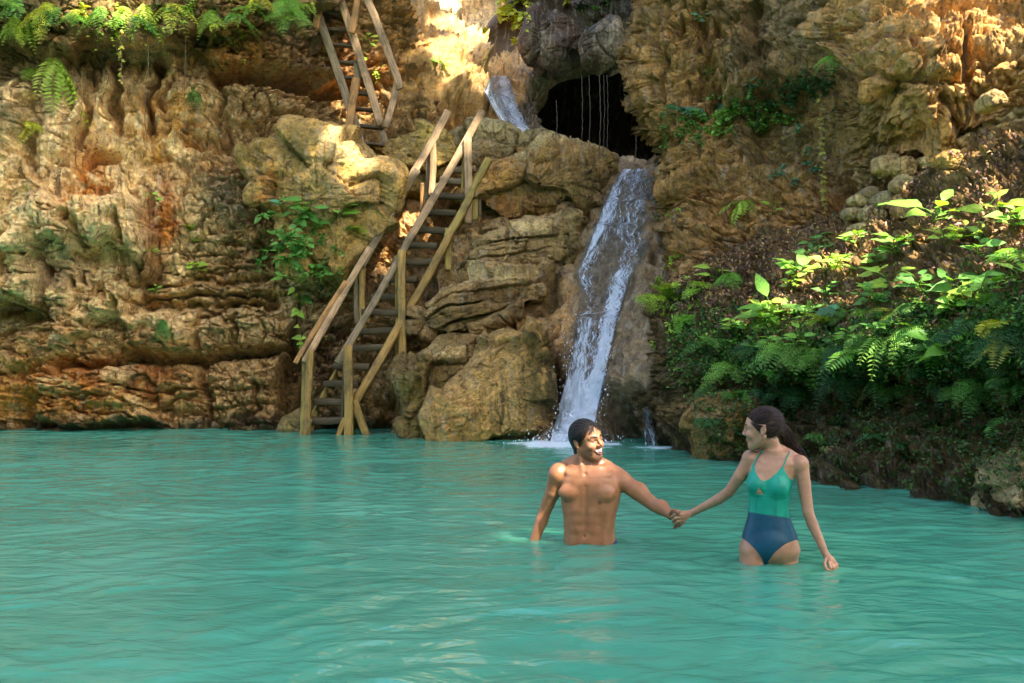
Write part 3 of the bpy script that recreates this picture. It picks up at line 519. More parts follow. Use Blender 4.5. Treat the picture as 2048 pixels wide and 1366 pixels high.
# ---- free stones ------------------------------------------------------------------------------------------------
def stone(name, poly, Y, D, seed, col, label, cat='boulder', e=.5, moss=.3, rough=1.0, mat='stone', group=None, cols=(), nt=240, npn=90, strat=0.0):
    """closed boulder: a traced outline at its own distance, bulging D metres to the front and back"""
    P = np.array(poly, float); cen = (P.min(0) + P.max(0)) / 2
    th = np.linspace(0, 2 * math.pi, nt, endpoint=False); dirs = np.stack([np.cos(th), np.sin(th)], 1); r = np.zeros(nt)
    for k in range(len(P)):
        a = P[k] - cen; b = P[(k + 1) % len(P)] - cen; ed = b - a
        den = dirs[:, 0] * ed[1] - dirs[:, 1] * ed[0]; den = np.where(np.abs(den) < 1e-9, 1e-9, den)
        t = (a[0] * ed[1] - a[1] * ed[0]) / den; u = (a[0] * dirs[:, 1] - a[1] * dirs[:, 0]) / den
        r = np.where((t > 0) & (u >= -1e-6) & (u <= 1 + 1e-6), np.maximum(r, t), r)
    k = np.ones(5) / 5; r = np.convolve(np.concatenate([r[-2:], r, r[:2]]), k, 'valid')
    ro = np.sin(np.linspace(0, math.pi / 2, npn // 2)) ; cp = np.concatenate([ro, ro[::-1][1:]]); sp = np.concatenate([-(1 - ro ** (2 / e)) ** (e / 2), ((1 - ro ** (2 / e)) ** (e / 2))[::-1][1:]]); npn = len(cp)
    fr = np.fft.rfft(r); fr[3:] = 0; rs = np.fft.irfft(fr, nt); kk = sstep(.3, 1.0, cp)[:, None]; rk = (rs[None] * (1 - kk) + r[None] * kk) * cp[:, None]
    X = cen[0] + rk * dirs[:, 0][None]; Z = cen[1] + rk * dirs[:, 1][None]
    q = at(X, Z, Y); q[..., 1] = Y + D * sp[:, None] + 0 * X
    du = np.roll(q, -1, 1) - np.roll(q, 1, 1); dv = np.gradient(q, axis=0); n = np.cross(dv, du); n /= np.linalg.norm(n, axis=-1)[..., None] + 1e-9
    c0 = q.reshape(-1, 3).mean(0); n[((q - c0) * n).sum(-1) < 0] *= -1
    size = np.sqrt(np.prod((q.reshape(-1, 3).max(0) - q.reshape(-1, 3).min(0))[[0, 2]])); s = min(1, size / 1.2)
    w = q + fbm(q * 1.4 / max(s, .3), 3, .5, seed)[..., None] * .1
    f1, f2, cid = worley(w * 1.5 / max(s, .25), seed)
    d = rough * s * (-.22 * joints(q / max(s, .4), seed) + .60 * facets(q, .95 * max(s, .3), seed + 1, (1, 1, 1.2), 1, .12) + .14 * facets(q, .24 * max(s, .3), seed + 2) + .15 * facets(q, .08 * max(s, .35), seed + 3)) + rough * s * (.05 * fbm(q * 1.3 / max(s, .3), 4, .5, seed) + .05 * (hash1(cid, seed) - .5) + .02 * ridged(q * 3 / max(s, .3), 4, .55, seed + 4) + .014 * fbm(q * 11 / max(s, .4), 4, .6, seed + 6))
    if strat: d += strat * strata(q, .22, seed + 8, .12, (-.15, 0))
    q = q + n * d[..., None] + .03 * s * np.stack([fbm(q * 2.5, 3, .5, seed + 30), fbm(q * 2.5, 3, .5, seed + 33), fbm(q * 2.5, 3, .5, seed + 36)], -1)
    cc = Col(nt * npn, col); n2 = fbm(q * 3, 5, .6, seed + 9); n1 = fbm(q * 1.1, 4, .5, seed + 11)
    cc.mix(.55 * sstep(0, .5, n1), tuple(x * .55 for x in col)); cc.mix(.45 * sstep(.1, .5, n2), tuple(min(.7, x * 1.5) for x in col))
    for x, y, rx, ry, cl, st in cols:
        m = st * np.exp(-(((X + 14 * n2 - x) / rx) ** 2 + ((Z + 14 * n1 - y) / ry) ** 2)) * sstep(-.5, .1, n2 + .15)
        if cl is None: cc.moss(m)
        else: cc.mix(m, cl)
    cc.moss(moss * sstep(.0, .5, n2 + .2 * n1))
    fc = grid_faces(npn, nt, True)
    o = put(name, q.reshape(-1, 3), fc, M[mat], col=cc.c)
    return tag(o, label, cat, group)
stone('boulder', [(503, 318), (530, 286), (600, 270), (660, 277), (716, 284), (738, 332), (800, 343), (806, 372), (780, 420), (735, 470), (700, 560), (610, 560), (570, 480), (530, 410), (508, 362)], 16.55, .95, 101, (.40, .30, .12), 'big squared yellowish boulder on the ledge left of the lower ladder', e=.42, moss=.18,
      cols=[(560, 370, 14, 60, ORANGE, 1.3), (640, 320, 60, 20, OLIVE, .9), (620, 310, 50, 24, None, .7), (720, 330, 60, 26, CREAM, 1), (700, 310, 30, 20, CREAM, 1), (540, 330, 30, 60, OLIVE, 1), (640, 400, 40, 60, (.30, .24, .09), 1), (720, 400, 60, 60, PALE, .7)])
stone('boulder', [(735, 300), (780, 286), (850, 261), (905, 274), (918, 312), (905, 372), (850, 400), (790, 380), (745, 345)], 17.75, .7, 102, (.36, .30, .13), 'yellow-green mossy boulder behind the top of the handrails', e=.45, moss=.35, cols=[(850, 285, 60, 20, (.42, .38, .12), 1), (760, 340, 30, 60, OCHRE, .8)])
stone('boulder', [(903, 276), (960, 261), (1010, 257), (1060, 270), (1100, 291), (1096, 335), (1000, 350), (930, 345), (898, 320)], 18.4, .8, 103, (.25, .23, .14), 'flat-topped grey-green slab below the upper cascade', e=.4, moss=.35, cols=[(1000, 268, 90, 10, (.40, .40, .28), 1)])
stone('boulder', [(930, 300), (960, 282), (985, 286), (1000, 310), (1004, 345), (940, 350)], 17.6, .35, 110, (.24, .20, .11), 'small dark rounded boulder at the top of the right handrail', e=.55, moss=.3)
stone('boulder', [(1066, 302), (1098, 288), (1165, 300), (1212, 316), (1234, 331), (1215, 352), (1150, 350), (1080, 330)], 18.5, .6, 104, (.24, .22, .13), 'low wet slab in front of the dark cave mouth', e=.5, moss=.2, mat='wet')
stone('boulder', [(940, 380), (985, 332), (1050, 311), (1130, 309), (1192, 311), (1228, 329), (1218, 362), (1192, 402), (1140, 424), (1060, 440), (1000, 462), (946, 452), (928, 415)], 17.3, .85, 105, (.29, .20, .085), 'broad brown boulder between the lower ladder and the waterfall lip', e=.48, moss=.35, rough=1.2, cols=[(1060, 318, 110, 9, (.45, .43, .30), 1.1), (1170, 390, 50, 30, None, 1.1), (1000, 350, 40, 40, OCHRE, .8), (1010, 420, 60, 24, RUST, .6)])
stone('boulder', [(796, 752), (812, 724), (858, 694), (900, 678), (950, 684), (968, 730), (960, 800), (950, 884), (812, 880), (806, 800)], 15.1, .75, 106, (.20, .145, .06), 'dark mossy boulder in the water beside the foot of the ladder', e=.42, moss=.5, cols=[(880, 700, 40, 14, CREAM, 1.2), (920, 690, 40, 14, PALE, 1), (850, 800, 50, 60, OLIVE, 1), (900, 870, 120, 14, None, 1.2), (930, 730, 14, 40, RUST, .5)])
stone('boulder', [(932, 730), (962, 664), (1010, 640), (1062, 645), (1100, 690), (1120, 760), (1112, 830), (1104, 886), (985, 892), (880, 882), (872, 826), (900, 776)], 14.75, .85, 107, (.44, .32, .16), 'tall tan boulder with a mossy dark right side left of the fall', e=.42, moss=.3, rough=.9, cols=[(1080, 730, 34, 150, None, 1.25), (1030, 680, 60, 26, None, .9), (1000, 790, 50, 60, (.52, .38, .2), 1), (910, 840, 40, 40, ORANGE, .4), (1110, 760, 18, 110, DARK, 1)])
stone('boulder', [(822, 668), (838, 604), (900, 566), (990, 548), (1078, 556), (1092, 596), (1010, 636), (960, 676), (890, 690)], 15.95, .55, 121, (.30, .225, .13), 'sloping layered slab above the two mossy boulders', e=.4, moss=.3, rough=.8, strat=.16, cols=[(960, 560, 120, 10, CREAM, 1.2), (880, 650, 60, 24, None, 1), (1000, 600, 60, 20, BROWN, .7)])
stone('boulder', [(896, 548), (940, 498), (1040, 462), (1120, 448), (1168, 436), (1160, 500), (1104, 548), (1000, 552)], 16.45, .5, 122, (.33, .26, .16), 'tilted pale slab halfway up between the ladder and the fall', e=.4, moss=.25, rough=.8, strat=.16, cols=[(1060, 466, 90, 9, CREAM, 1), (1130, 500, 20, 40, None, 1.1), (960, 530, 60, 14, DARK, .6)])
stone('boulder', [(940, 476), (985, 446), (1080, 424), (1150, 412), (1196, 404), (1184, 440), (1060, 470), (965, 506)], 16.85, .45, 123, (.27, .20, .12), 'narrow dark slab directly under the broad brown boulder', e=.45, moss=.3, rough=.8, strat=.12)
stone('boulder', [(776, 872), (800, 836), (830, 830), (836, 880), (800, 886)], 15.5, .25, 111, (.28, .24, .17), 'small pale rock wedged at the water left of the mossy boulder', e=.6)
stone('boulder', [(560, 866), (570, 836), (600, 820), (640, 832), (640, 868)], 16.1, .35, 112, (.22, .19, .10), 'low mossy rock at the waterline behind the left ladder post', e=.55, moss=.6)
stone('boulder', [(1048, 70), (1064, 40), (1100, 22), (1138, 32), (1158, 72), (1162, 112), (1124, 140), (1085, 137), (1054, 105)], 19.6, .7, 108, (.050, .030, .020), 'dark red-brown boulder jammed high in the gorge', e=.55, moss=.1, rough=1.3, mat='wet', cols=[(1085, 105, 26, 24, (.11, .095, .09), 1)])
stone('boulder', [(1156, 90), (1176, 66), (1205, 46), (1234, 50), (1238, 90), (1240, 132), (1200, 142), (1165, 128)], 18.7, .55, 109, (.060, .050, .042), 'wet grey boulder hanging above the cave with water dripping from it', e=.55, moss=.1, mat='wet', cols=[(1205, 65, 30, 18, (.13, .125, .125), 1), (1200, 120, 60, 22, DARK, 1)])
stone('boulder', [(1990, 1060), (1970, 1000), (1984, 930), (2010, 895), (2060, 880), (2160, 900), (2180, 1080), (2060, 1080)], 7.75, .4, 113, (.42, .38, .29), 'pale cracked boulder at the waterline by the right picture edge', e=.5, moss=.3, rough=1.3, cols=[(2000, 930, 40, 30, None, .9)])
stone('boulder', [(1394, 850), (1412, 812), (1448, 795), (1500, 792), (1532, 830), (1524, 905), (1490, 935), (1400, 922)], 11.75, .4, 114, (.27, .185, .075), 'mossy brown boulder in the bank behind the woman', e=.5, moss=.55, rough=1.3, mat='bank', cols=[(1440, 830, 34, 30, (.36, .25, .10), 1)])
PS = 'pale stones stacked on the slope under the right overhang'
for i, (x, y, rx, ry, col, lb) in enumerate([
    (1772, 330, 24, 22, PALE, 'small pinkish stone topmost of the pale stones under the overhang'), (1808, 336, 26, 26, (.50, .40, .24), 'smooth tan stone beside the topmost pinkish one under the overhang'),
    (1810, 372, 34, 20, (.55, .47, .32), 'large flat cream stone in the middle of the pale stone stack'), (1806, 412, 24, 26, (.46, .36, .2), 'wedge-shaped tan stone at the foot of the pale stone stack'),
    (1764, 404, 26, 20, (.40, .39, .31), 'grey-green stone left of the wedge-shaped tan stone'), (1734, 388, 20, 16, GREY, 'small grey stone upper left of the grey-green stone'),
    (1716, 402, 22, 15, (.48, .42, .30), 'flat beige stone at the left edge of the pale stone stack'), (1742, 432, 24, 18, (.55, .49, .36), 'cream stone below the grey-green stone'),
    (1704, 428, 20, 13, (.42, .40, .30), 'thin grey slab under the flat beige stone'), (1730, 458, 30, 14, (.52, .46, .32), 'long cream slab low in the pale stone stack'),
    (1700, 474, 20, 14, OCHRE, 'yellowish stone lowest in the pale stone stack'), (1898, 322, 26, 22, (.44, .34, .12), 'square yellow stone right of the pale stone stack'), (1982, 205, 26, 18, PALE, 'pinkish round stone under the right edge of the overhang')]):
    r = np.random.default_rng(300 + i); a = np.linspace(0, 2 * math.pi, 7, endpoint=False) + r.uniform(-.25, .25, 7)
    YY = float(tps([(1700, 450, 12.45), (1810, 340, 12.0), (1772, 330, 12.2), (1900, 320, 11.3), (1990, 205, 10.6)])(np.array([float(x)]), np.array([float(y)]))[0])
    stone('stone', [(x + rx * math.cos(t) * r.uniform(.85, 1.12), y + ry * math.sin(t) * r.uniform(.85, 1.12)) for t in a], YY, .18, 320 + i, col, lb, 'stone', .42, .15, 1.2, group=PS, nt=110, npn=44)
LS = 'pale slabs in the stony run under the overhang, up to the right edge'
ON = ['first', 'second', 'third', 'fourth', 'fifth', 'sixth', 'seventh', 'eighth', 'ninth', 'tenth', 'eleventh', 'twelfth', 'thirteenth', 'fourteenth', 'fifteenth', 'sixteenth', 'seventeenth', 'eighteenth']
for i in range(18):
    r = np.random.default_rng(700 + i); u = (i + .5) / 18; x = 1842 + 215 * u; y = 336 - 118 * u + (22 if i % 2 else -6) + r.normal() * 4; rx, ry = r.uniform(14, 25), r.uniform(8, 15); a = np.linspace(0, 2 * math.pi, 6, endpoint=False) + r.uniform(-.3, .3, 6); pale = r.uniform(.8, 1.25)
    stone('stone', [(x + rx * math.cos(t), y + ry * math.sin(t)) for t in a], 11.95 - .75 * u - .1 * (i % 2), .17, 740 + i, tuple(pale * v for v in ((.50, .41, .25), (.44, .35, .19), (.55, .47, .32))[i % 3]), ON[i] + ' pale slab of the stony run under the overhang, counted from below', 'stone', .42, .2, 1.2, group=LS, nt=90, npn=40)
lap('stones')
# ------------------------------------------------------------------ the pool
def pool():
    ys = np.concatenate([np.linspace(-8, 1.8, 20), np.linspace(1.9, 9.5, 300), np.linspace(9.53, 20, 300)]); xs = np.concatenate([np.linspace(-16, -6.6, 60), np.linspace(-6.5, 6.5, 420), np.linspace(6.6, 14, 60)])
    X, Y = np.meshgrid(xs, ys); z = np.zeros_like(X); r = np.random.default_rng(5)
    P = np.stack([X, Y, 0 * X], -1); wx = fbm(P * .45, 3, .5, 3) * .9; wy = fbm(P * .45, 3, .5, 6) * .9
    src = [(1.62 * -.2, 13.6, 1.0), (.5, 6.3, .5), (1.6, 5.7, .5), (-9, 4, .5), (10, 1, .6), (-4, -6, .5)]
    for k in range(56):
        lam = .13 * 2 ** r.uniform(0, 2.15); amp = .0021 * lam ** .9 * r.uniform(.6, 1.4)
        if k % 3 == 0:
            sx, sy, w = src[r.integers(len(src))]; sx += r.normal() * .5; sy += r.normal() * .5
            d = np.hypot(X + wx - sx, Y + wy - sy); z += w * 1.0 * amp * np.sin(2 * math.pi * d / lam + r.uniform(0, 6.3))
        else:
            a = r.normal(math.pi / 2, .55); z += amp * np.sin(2 * math.pi * ((X + wx) * math.cos(a) + (Y + wy) * math.sin(a)) / lam + r.uniform(0, 6.3))
    for bx, by, rr_ in ((.48, 6.44, .17), (1.44, 5.83, .2), (1.78, 5.68, .04), (.14, 6.55, .05)):
        d = np.maximum(np.hypot(X - bx, (Y - by) * 1.25) - rr_, 0); z += .0045 * np.exp(-d / .32) * np.sin(2 * math.pi * d / .15 + bx)
    z *= np.clip((Y - 1) / 3, .2, 1.0)
    fx, fy = (1128 - CX) / F * 13.55, 13.7
    n = fbm(P * 2, 4, .6, 8)
    foam = np.clip(1.1 - np.hypot((X - fx) / .8, (Y - fy) / .9) + .3 * n, 0, 1) + .42 * np.clip(1 - np.hypot((X - fx + .2) / 2.6, (Y - fy + .9) / 2.3), 0, 1) + .7 * np.clip(1 - np.hypot((X - 1.83) / .5, (Y - 13.0) / .5) + .2 * n, 0, 1)
    z += .02 * np.clip(foam - .3, 0, 1) * (.6 + n)
    me = mesh('pool_water', np.stack([X, Y, z], -1).reshape(-1, 3), grid_faces(*X.shape), True, np.repeat(np.clip(foam, 0, 1).reshape(-1, 1), 3, 1))
    tag(link('pool_water', me, M['pool']), kind='structure')
pool()
bed = put('pool_bed', [(-30, -30, -1.0), (30, -30, -1.0), (30, 40, -1.0), (-30, 40, -1.0)], [(0, 1, 2, 3)], M['bank'], col=np.tile((.2, .25, .2), (4, 1)), base=(0, 0, 0)); tag(bed, kind='structure')
for n in ('left_cliff', 'waterfall_rock', 'gorge_wall', 'right_cliff', 'right_bank'): tag(bpy.data.objects[n], kind='structure')
# ------------------------------------------------------------------ finding the rock surface
bpy.context.view_layer.update(); DG = bpy.context.evaluated_depsgraph_get()
EYE = Vector((0, 0, H)); SC = bpy.context.scene
def hit(px, py, only=None):
    o = EYE.copy(); d = (V(px, py, 10) - EYE).normalized()
    for k in range(6):
        ok, loc, nor, _i, ob, _m = SC.ray_cast(DG, o, d)
        if not ok: return None
        if only is None or ob.name.split('.')[0] in only:
            if nor.dot(d) > 0: nor = -nor
            return np.array(loc), np.array(nor), ob.name
        o = loc + d * .01
    return None
# ------------------------------------------------------------------ the fall: a sheet of water lying on the slide
def sheet(L, R, y0, y1, nu, nv, lift, dens, only, seed, end=None):
    """follow the rock between two edges, float the sheet a little above it"""
    ys = np.linspace(y0, y1, nv); us = np.linspace(0, 1, nu); Q = np.zeros((nv, nu, 3)); last = None
    for i, y in enumerate(ys):
        for j, u in enumerate(us):
            x = slide_x(L, y) * (1 - u) + slide_x(R, y) * u; h = hit(x, y, only)
            Q[i, j] = h[0] if h else (Q[i - 1, j] if i else at(x, y, 17.2))
    Dp = Q[..., 1].copy()
    for _ in range(12):
        Dp[1:-1, 1:-1] = (Dp[1:-1, 1:-1] * 2 + Dp[:-2, 1:-1] + Dp[2:, 1:-1] + Dp[1:-1, :-2] + Dp[1:-1, 2:]) / 6
        Dp = np.minimum(Dp, Q[..., 1] + .01)
    U, Yp = np.meshgrid(us, ys); Xp = np.stack([slide_x(L, y) * (1 - us) + slide_x(R, y) * us for y in ys])
    Dp = np.minimum.accumulate(Dp, axis=0) if end is None else Dp
    P = at(Xp, Yp, Dp - lift); n = fbm(P * np.array([6, 6, 1.5]), 4, .6, seed); P[..., 1] -= .05 * np.clip(n, -.3, 1) * (dens(U, Yp) > .3)
    acr = np.cumsum(np.concatenate([np.zeros((nv, 1)), np.linalg.norm(np.diff(P, axis=1), axis=-1)], 1), 1); alo = np.cumsum(np.concatenate([np.zeros((1, nu)), np.linalg.norm(np.diff(P, axis=0), axis=-1)], 0), 0)
    return P, np.stack([acr, alo, 0 * acr], -1), dens(U, Yp)
def fall_dens(U, Y):
    t = (Y - 338) / 550
    main = np.exp(-((U - (.80 - .05 * t)) / (.13 + .15 * t)) ** 2) * sstep(.16, .50, t) * .62
    left = np.exp(-((U - (.30 - .08 * t)) / (.13 + .14 * t)) ** 2) * sstep(.36, .66, t) * .54
    top = np.exp(-((U - .12) / .16) ** 2) * (1 - sstep(.34, .52, t)) * .45 + np.exp(-((U - .55) / .3) ** 2) * (1 - sstep(.2, .34, t)) * .30
    foot = sstep(.70, .95, t) * .7 * np.exp(-((U - .45) / .5) ** 2)
    edge = np.minimum(1, np.minimum(U, 1 - U) / .06)
    return np.clip(.19 + main + left + top + foot, 0, .95) * edge - .25 * (1 - edge)
P, G, Dn = sheet(SLIDE_L, SLIDE_R, 338, 889, 60, 260, .05, fall_dens, ('waterfall_rock',), 3)
fall = thing('waterfall', 'white waterfall sliding down the smooth rock chute into the pool', 'waterfall', tuple(P[-1, 30] * np.array([1, 1, 0])))
put('water_sheet', P.reshape(-1, 3), grid_faces(*P.shape[:2]), M['fall'], fall, np.repeat(Dn.reshape(-1, 1), 3, 1), G.reshape(-1, 3))
def drops(n, fn, parent, name, seed):
    r = np.random.default_rng(seed); mb = MB(); ico = np.array([(0, 0, 1), (.9, 0, .3), (.28, .85, .3), (-.73, .5, .3), (-.73, -.5, .3), (.28, -.85, .3), (0, 0, -1.2)]); fc = [(0, 1, 2), (0, 2, 3), (0, 3, 4), (0, 4, 5), (0, 5, 1), (6, 2, 1), (6, 3, 2), (6, 4, 3), (6, 5, 4), (6, 1, 5)]
    for _ in range(n):
        p, s = fn(r); mb.add(ico * np.array([s, s, s * r.uniform(1, 2.4)]) + p, fc)
    mb.put(name, M['drop'], parent)['kind'] = 'stuff'
def spray(r):
    k = r.random(); t = r.uniform(.35, 1) ** .6; i = min(259, int(t * 259)); j = r.integers(4, 56) if k < .55 else (r.integers(0, 6) if k < .8 else r.integers(50, 60)); p = P[i, j].copy(); s = .003 + .008 * r.random() ** 3
    out = r.exponential(.07) * (1 + 1.2 * t); p += np.array([r.normal() * .07 + (-.12 * r.random() if j < 8 else 0), -out, r.normal() * .05]); p[2] = max(p[2], .02); return p, s
drops(650, spray, fall, 'spray', 4)
def splash(r):
    a = r.uniform(0, 6.28); d = abs(r.normal()) * .38; h = abs(r.normal()) * .16 * max(0, 1 - d / .9); return np.array([P[-1, 28, 0] + math.cos(a) * d * 1.2, P[-1, 28, 1] - .05 + math.sin(a) * d * .8, .01 + h]), .003 + .008 * r.random() ** 2
drops(420, splash, fall, 'splash', 6)
UL = np.array([(984, 150), (966, 180), (984, 215), (1012, 262)], float); UR = np.array([(1016, 150), (1026, 180), (1040, 220), (1064, 266)], float)
P2, G2, D2 = sheet(UL, UR, 152, 266, 26, 60, .10, lambda U, Y: .50 + .25 * np.exp(-((U - .15) / .12) ** 2) + .25 * np.exp(-((U - .7) / .2) ** 2) - .3 * (np.minimum(U, 1 - U) < .03), ('gorge_wall',), 5)
up = thing('cascade', 'thin bluish cascade running down the rock high in the gorge', 'cascade', tuple(P2[-1, 12])); put('water_sheet', P2.reshape(-1, 3), grid_faces(*P2.shape[:2]), M['fall'], up, np.repeat(D2.reshape(-1, 1), 3, 1), G2.reshape(-1, 3))
SL = np.array([(1284, 812), (1286, 850), (1288, 892)], float); SR = np.array([(1298, 812), (1306, 850), (1316, 892)], float)
P3, G3, D3 = sheet(SL, SR, 814, 892, 16, 40, .12, lambda U, Y: .30 + .2 * sstep(830, 880, Y) - .3 * (np.minimum(U, 1 - U) < .05), ('waterfall_rock', 'right_bank'), 7)
sm = thing('trickle', 'small trickle of water in the dark hollow right of the waterfall', 'trickle', tuple(P3[-1, 8] * np.array([1, 1, 0]))); put('water_sheet', P3.reshape(-1, 3), grid_faces(*P3.shape[:2]), M['fall'], sm, np.repeat(D3.reshape(-1, 1), 3, 1), G3.reshape(-1, 3))
lap('water')
# ------------------------------------------------------------------ timber ladders
WOODS = {'pale': (.47, .30, .155), 'yellow': (.40, .245, .065), 'orange': (.45, .23, .075), 'dark': (.085, .062, .03), 'grey': (.25, .185, .105), 'olive': (.34, .245, .06)}
def beam(name, p0, p1, w, t, tone, parent, side=None, seed=0, taper=0.0):
    """a sawn board with worn edges: w across, t thick, its grain along its length"""
    r = np.random.default_rng(seed + 900); p0, p1 = np.array(p0, float), np.array(p1, float); ax = p1 - p0; L = np.linalg.norm(ax); ax /= L
    s = np.array(side if side is not None else (1, 0, 0), float); s -= ax * (s @ ax); s /= np.linalg.norm(s); n = np.cross(ax, s)
    c = min(w, t) * .13; a, b = w / 2, t / 2
    sec = np.array([(-a + c, -b), (a - c, -b), (a, -b + c), (a, b - c), (a - c, b), (-a + c, b), (-a, b - c), (-a, -b + c)]); k = max(4, int(L / .14)); ts = np.concatenate([[0, c / L], np.linspace(.06, .94, k), [1 - c / L, 1]])
    v, g = [], []; off = r.uniform(0, 20, 3)
    for i, u in enumerate(ts):
        sc = (1 - .18 * (i in (0, len(ts) - 1))) * (1 - taper * u); wob = .018 * np.array([math.sin(u * 3 + off[0]), math.sin(u * 4 + off[1])]) * min(1, L)
        q = sec * sc + wob + r.normal(size=sec.shape) * .0025
        v.append(p0 + ax * L * u + q[:, :1] * s + q[:, 1:] * n); g.append(np.stack([np.full(8, L * u * .12) + off[0], q[:, 0] + off[1], q[:, 1] + off[2]], 1))
    nv = len(ts); mb = MB(); col = np.array(WOODS[tone]) * r.uniform(.85, 1.15)
    mb.add(np.concatenate(v), grid_faces(nv, 8, True), col, np.concatenate(g))
    i0 = mb.n; mb.add(v[0], [(7, 6, 5, 4, 3, 2, 1, 0)], col, g[0]); mb.add(v[-1], [(0, 1, 2, 3, 4, 5, 6, 7)], col, g[-1])
    return mb.put(name, M['wood'], parent, smooth=False)
def Yt(py): return 15.12 + (866 - py) / 526.0 * 1.5
ST = thing('wooden_ladder', 'lower steep timber ladder with two long handrails rising out of the water', 'ladder', tuple(at(655, 866, 15.12) * np.array([1, 1, 0])))
def PB(name, a, b, w, t, tone, seed, side=None, taper=0, parent=None): return beam(name, at(*a), at(*b), w, t, tone, parent or ST, side, seed, taper)
DIA = (.80, .05, -.6)                                                     # wide face of the rails, turned a little to the light
PB('handrail', (606, 724, Yt(838)), (742, 497, Yt(611)), .10, .055, 'pale', 1, DIA); PB('handrail', (592, 728, Yt(838) - .03), (690, 562, Yt(676) - .03), .07, .05, 'orange', 2, DIA)
PB('handrail', (722, 530, Yt(640)), (836, 341, Yt(452)), .11, .055, 'grey', 3, DIA); PB('handrail', (812, 372, Yt(480)), (895, 222, Yt(332)), .115, .06, 'pale', 4, DIA)
PB('handrail', (674, 726, Yt(836)), (826, 467, Yt(578)), .10, .06, 'grey', 5, DIA); PB('handrail', (812, 489, Yt(600)), (964, 222, Yt(332)), .115, .065, 'pale', 6, DIA)
for a, b, w, t, tone, sd in (((619, 700, 15.12), (617, 905, 15.12), .10, .09, 'yellow', 11), ((607, 712, 15.22), (606, 905, 15.22), .075, .06, 'olive', 12), ((699, 690, 15.02), (695, 908, 15.02), .125, .09, 'yellow', 13), ((687, 735, 15.10), (685, 905, 15.10), .045, .06, 'dark', 14),
                             ((727, 512, 15.86), (726, 650, 15.86), .085, .08, 'yellow', 15), ((715, 530, 15.92), (714, 646, 15.92), .075, .07, 'grey', 16), ((806, 500, 15.72), (803, 724, 15.62), .115, .08, 'yellow', 17), ((794, 512, 15.8), (792, 716, 15.72), .05, .06, 'olive', 18),
                             ((865, 285, 16.52), (863, 392, 16.52), .10, .08, 'pale', 19), ((855, 310, 16.6), (855, 400, 16.6), .06, .07, 'grey', 20), ((937, 278, 16.40), (934, 446, 16.30), .125, .085, 'pale', 21), ((927, 305, 16.48), (926, 415, 16.44), .05, .07, 'olive', 22),
                             ((846, 366, 16.62), (846, 424, 16.62), .095, .06, 'orange', 23), ((951, 360, 16.42), (949, 440, 16.36), .085, .07, 'olive', 24), ((897, 456, 16.12), (895, 540, 16.06), .10, .07, 'olive', 25), ((961, 385, 16.5), (959, 432, 16.5), .05, .06, 'grey', 27)):
    PB('post', a, b, w, t, tone, sd, (1, 0, 0), .06 if sd == 21 else 0)
for a, b, tone, sd in (((978, 318, 16.42), (938, 398, 16.30), 'olive', 31), ((941, 396, 16.28), (893, 474, 16.05), 'olive', 32), ((899, 468, 16.03), (813, 632, 15.70), 'yellow', 33), ((803, 640, 15.66), (709, 808, 15.14), 'yellow', 34)):
    PB('stringer', a, b, .115, .10, tone, sd, (.8, -.2, -.55))
PB('brace', (710, 800, 15.1), (742, 905, 15.05), .11, .07, 'yellow', 35, (1, 0, .2))
PB('stringer', (606, 868, 15.3), (880, 372, 16.72), .05, .14, 'olive', 36, (.7, -.6, -.3)); PB('brace', (603, 880, 15.05), (622, 838, 15.05), .07, .05, 'yellow', 37); PB('brace', (674, 880, 15.02), (690, 836, 15.02), .07, .05, 'yellow', 38)
for i, (y, x0, x1) in enumerate([(841, 614, 690), (804, 634, 700), (768, 652, 716), (733, 672, 738), (696, 690, 770), (661, 708, 786), (625, 728, 798), (593, 746, 808), (558, 768, 832), (524, 790, 868), (491, 808, 874), (460, 826, 892), (427, 848, 912), (393, 866, 930), (362, 884, 940), (340, 898, 950)]):
    Y = Yt(y); PB('tread', (x0 - 3, y, Y + .04), (x1 + 3, y + (i % 3 - 1), Y - .02),   .20, .095, 'dark' if i not in (14, 15) else 'grey', 50 + i, (0, 1, .04))
    if i < 13: PB('cleat', (x0 + 8, y + 6, Y + .02), (x0 + 10, y + 20, Y + .04), .09, .05, 'orange', 80 + i, (1, .3, 0), .35)
UT = thing('wooden_ladder', 'upper timber ladder climbing the rock face above the ledge', 'ladder', tuple(at(742, 292, 17.15)))
def Yu(py): return 17.08 + (290 - py) / 290.0 * .12
def UB(name, a, b, w, t, tone, sd, side=(1, 0, 0), dy=0, taper=0): return beam(name, at(a[0], a[1], Yu(a[1]) + dy), at(b[0], b[1], Yu(b[1]) + dy), w, t, tone, UT, side, sd, taper)
UB('stringer', (733, 318), (640, 44), .13, .07, 'grey', 101, dy=-.08); UB('stringer', (641, 48), (606, -80), .12, .07, 'grey', 102, dy=-.10); UB('stringer', (772, 286), (752, 225), .11, .07, 'grey', 103, dy=.05)
UB('handrail', (762, 250), (674, -20), .125, .06, 'pale', 104, dy=-.12); UB('handrail', (672, -25), (640, -130), .12, .06, 'pale', 105, dy=-.12)
UB('handrail', (801, 178), (733, -8), .115, .06, 'pale', 106, dy=-.35); UB('handrail', (731, -12), (690, -130), .115, .06, 'pale', 107, dy=-.35)
UB('post', (632, 58), (648, -20), .11, .07, 'orange', 108, dy=-.15); UB('post', (701, 66), (722, -30), .11, .07, 'orange', 109, dy=-.28); UB('post', (693, 272), (715, 156), .12, .08, 'orange', 110, dy=-.12, taper=-.1); UB('post', (773, 256), (794, 160), .105, .07, 'pale', 111, dy=-.3); UB('post', (716, 160), (712, 120), .10, .07, 'grey', 112, dy=-.02)
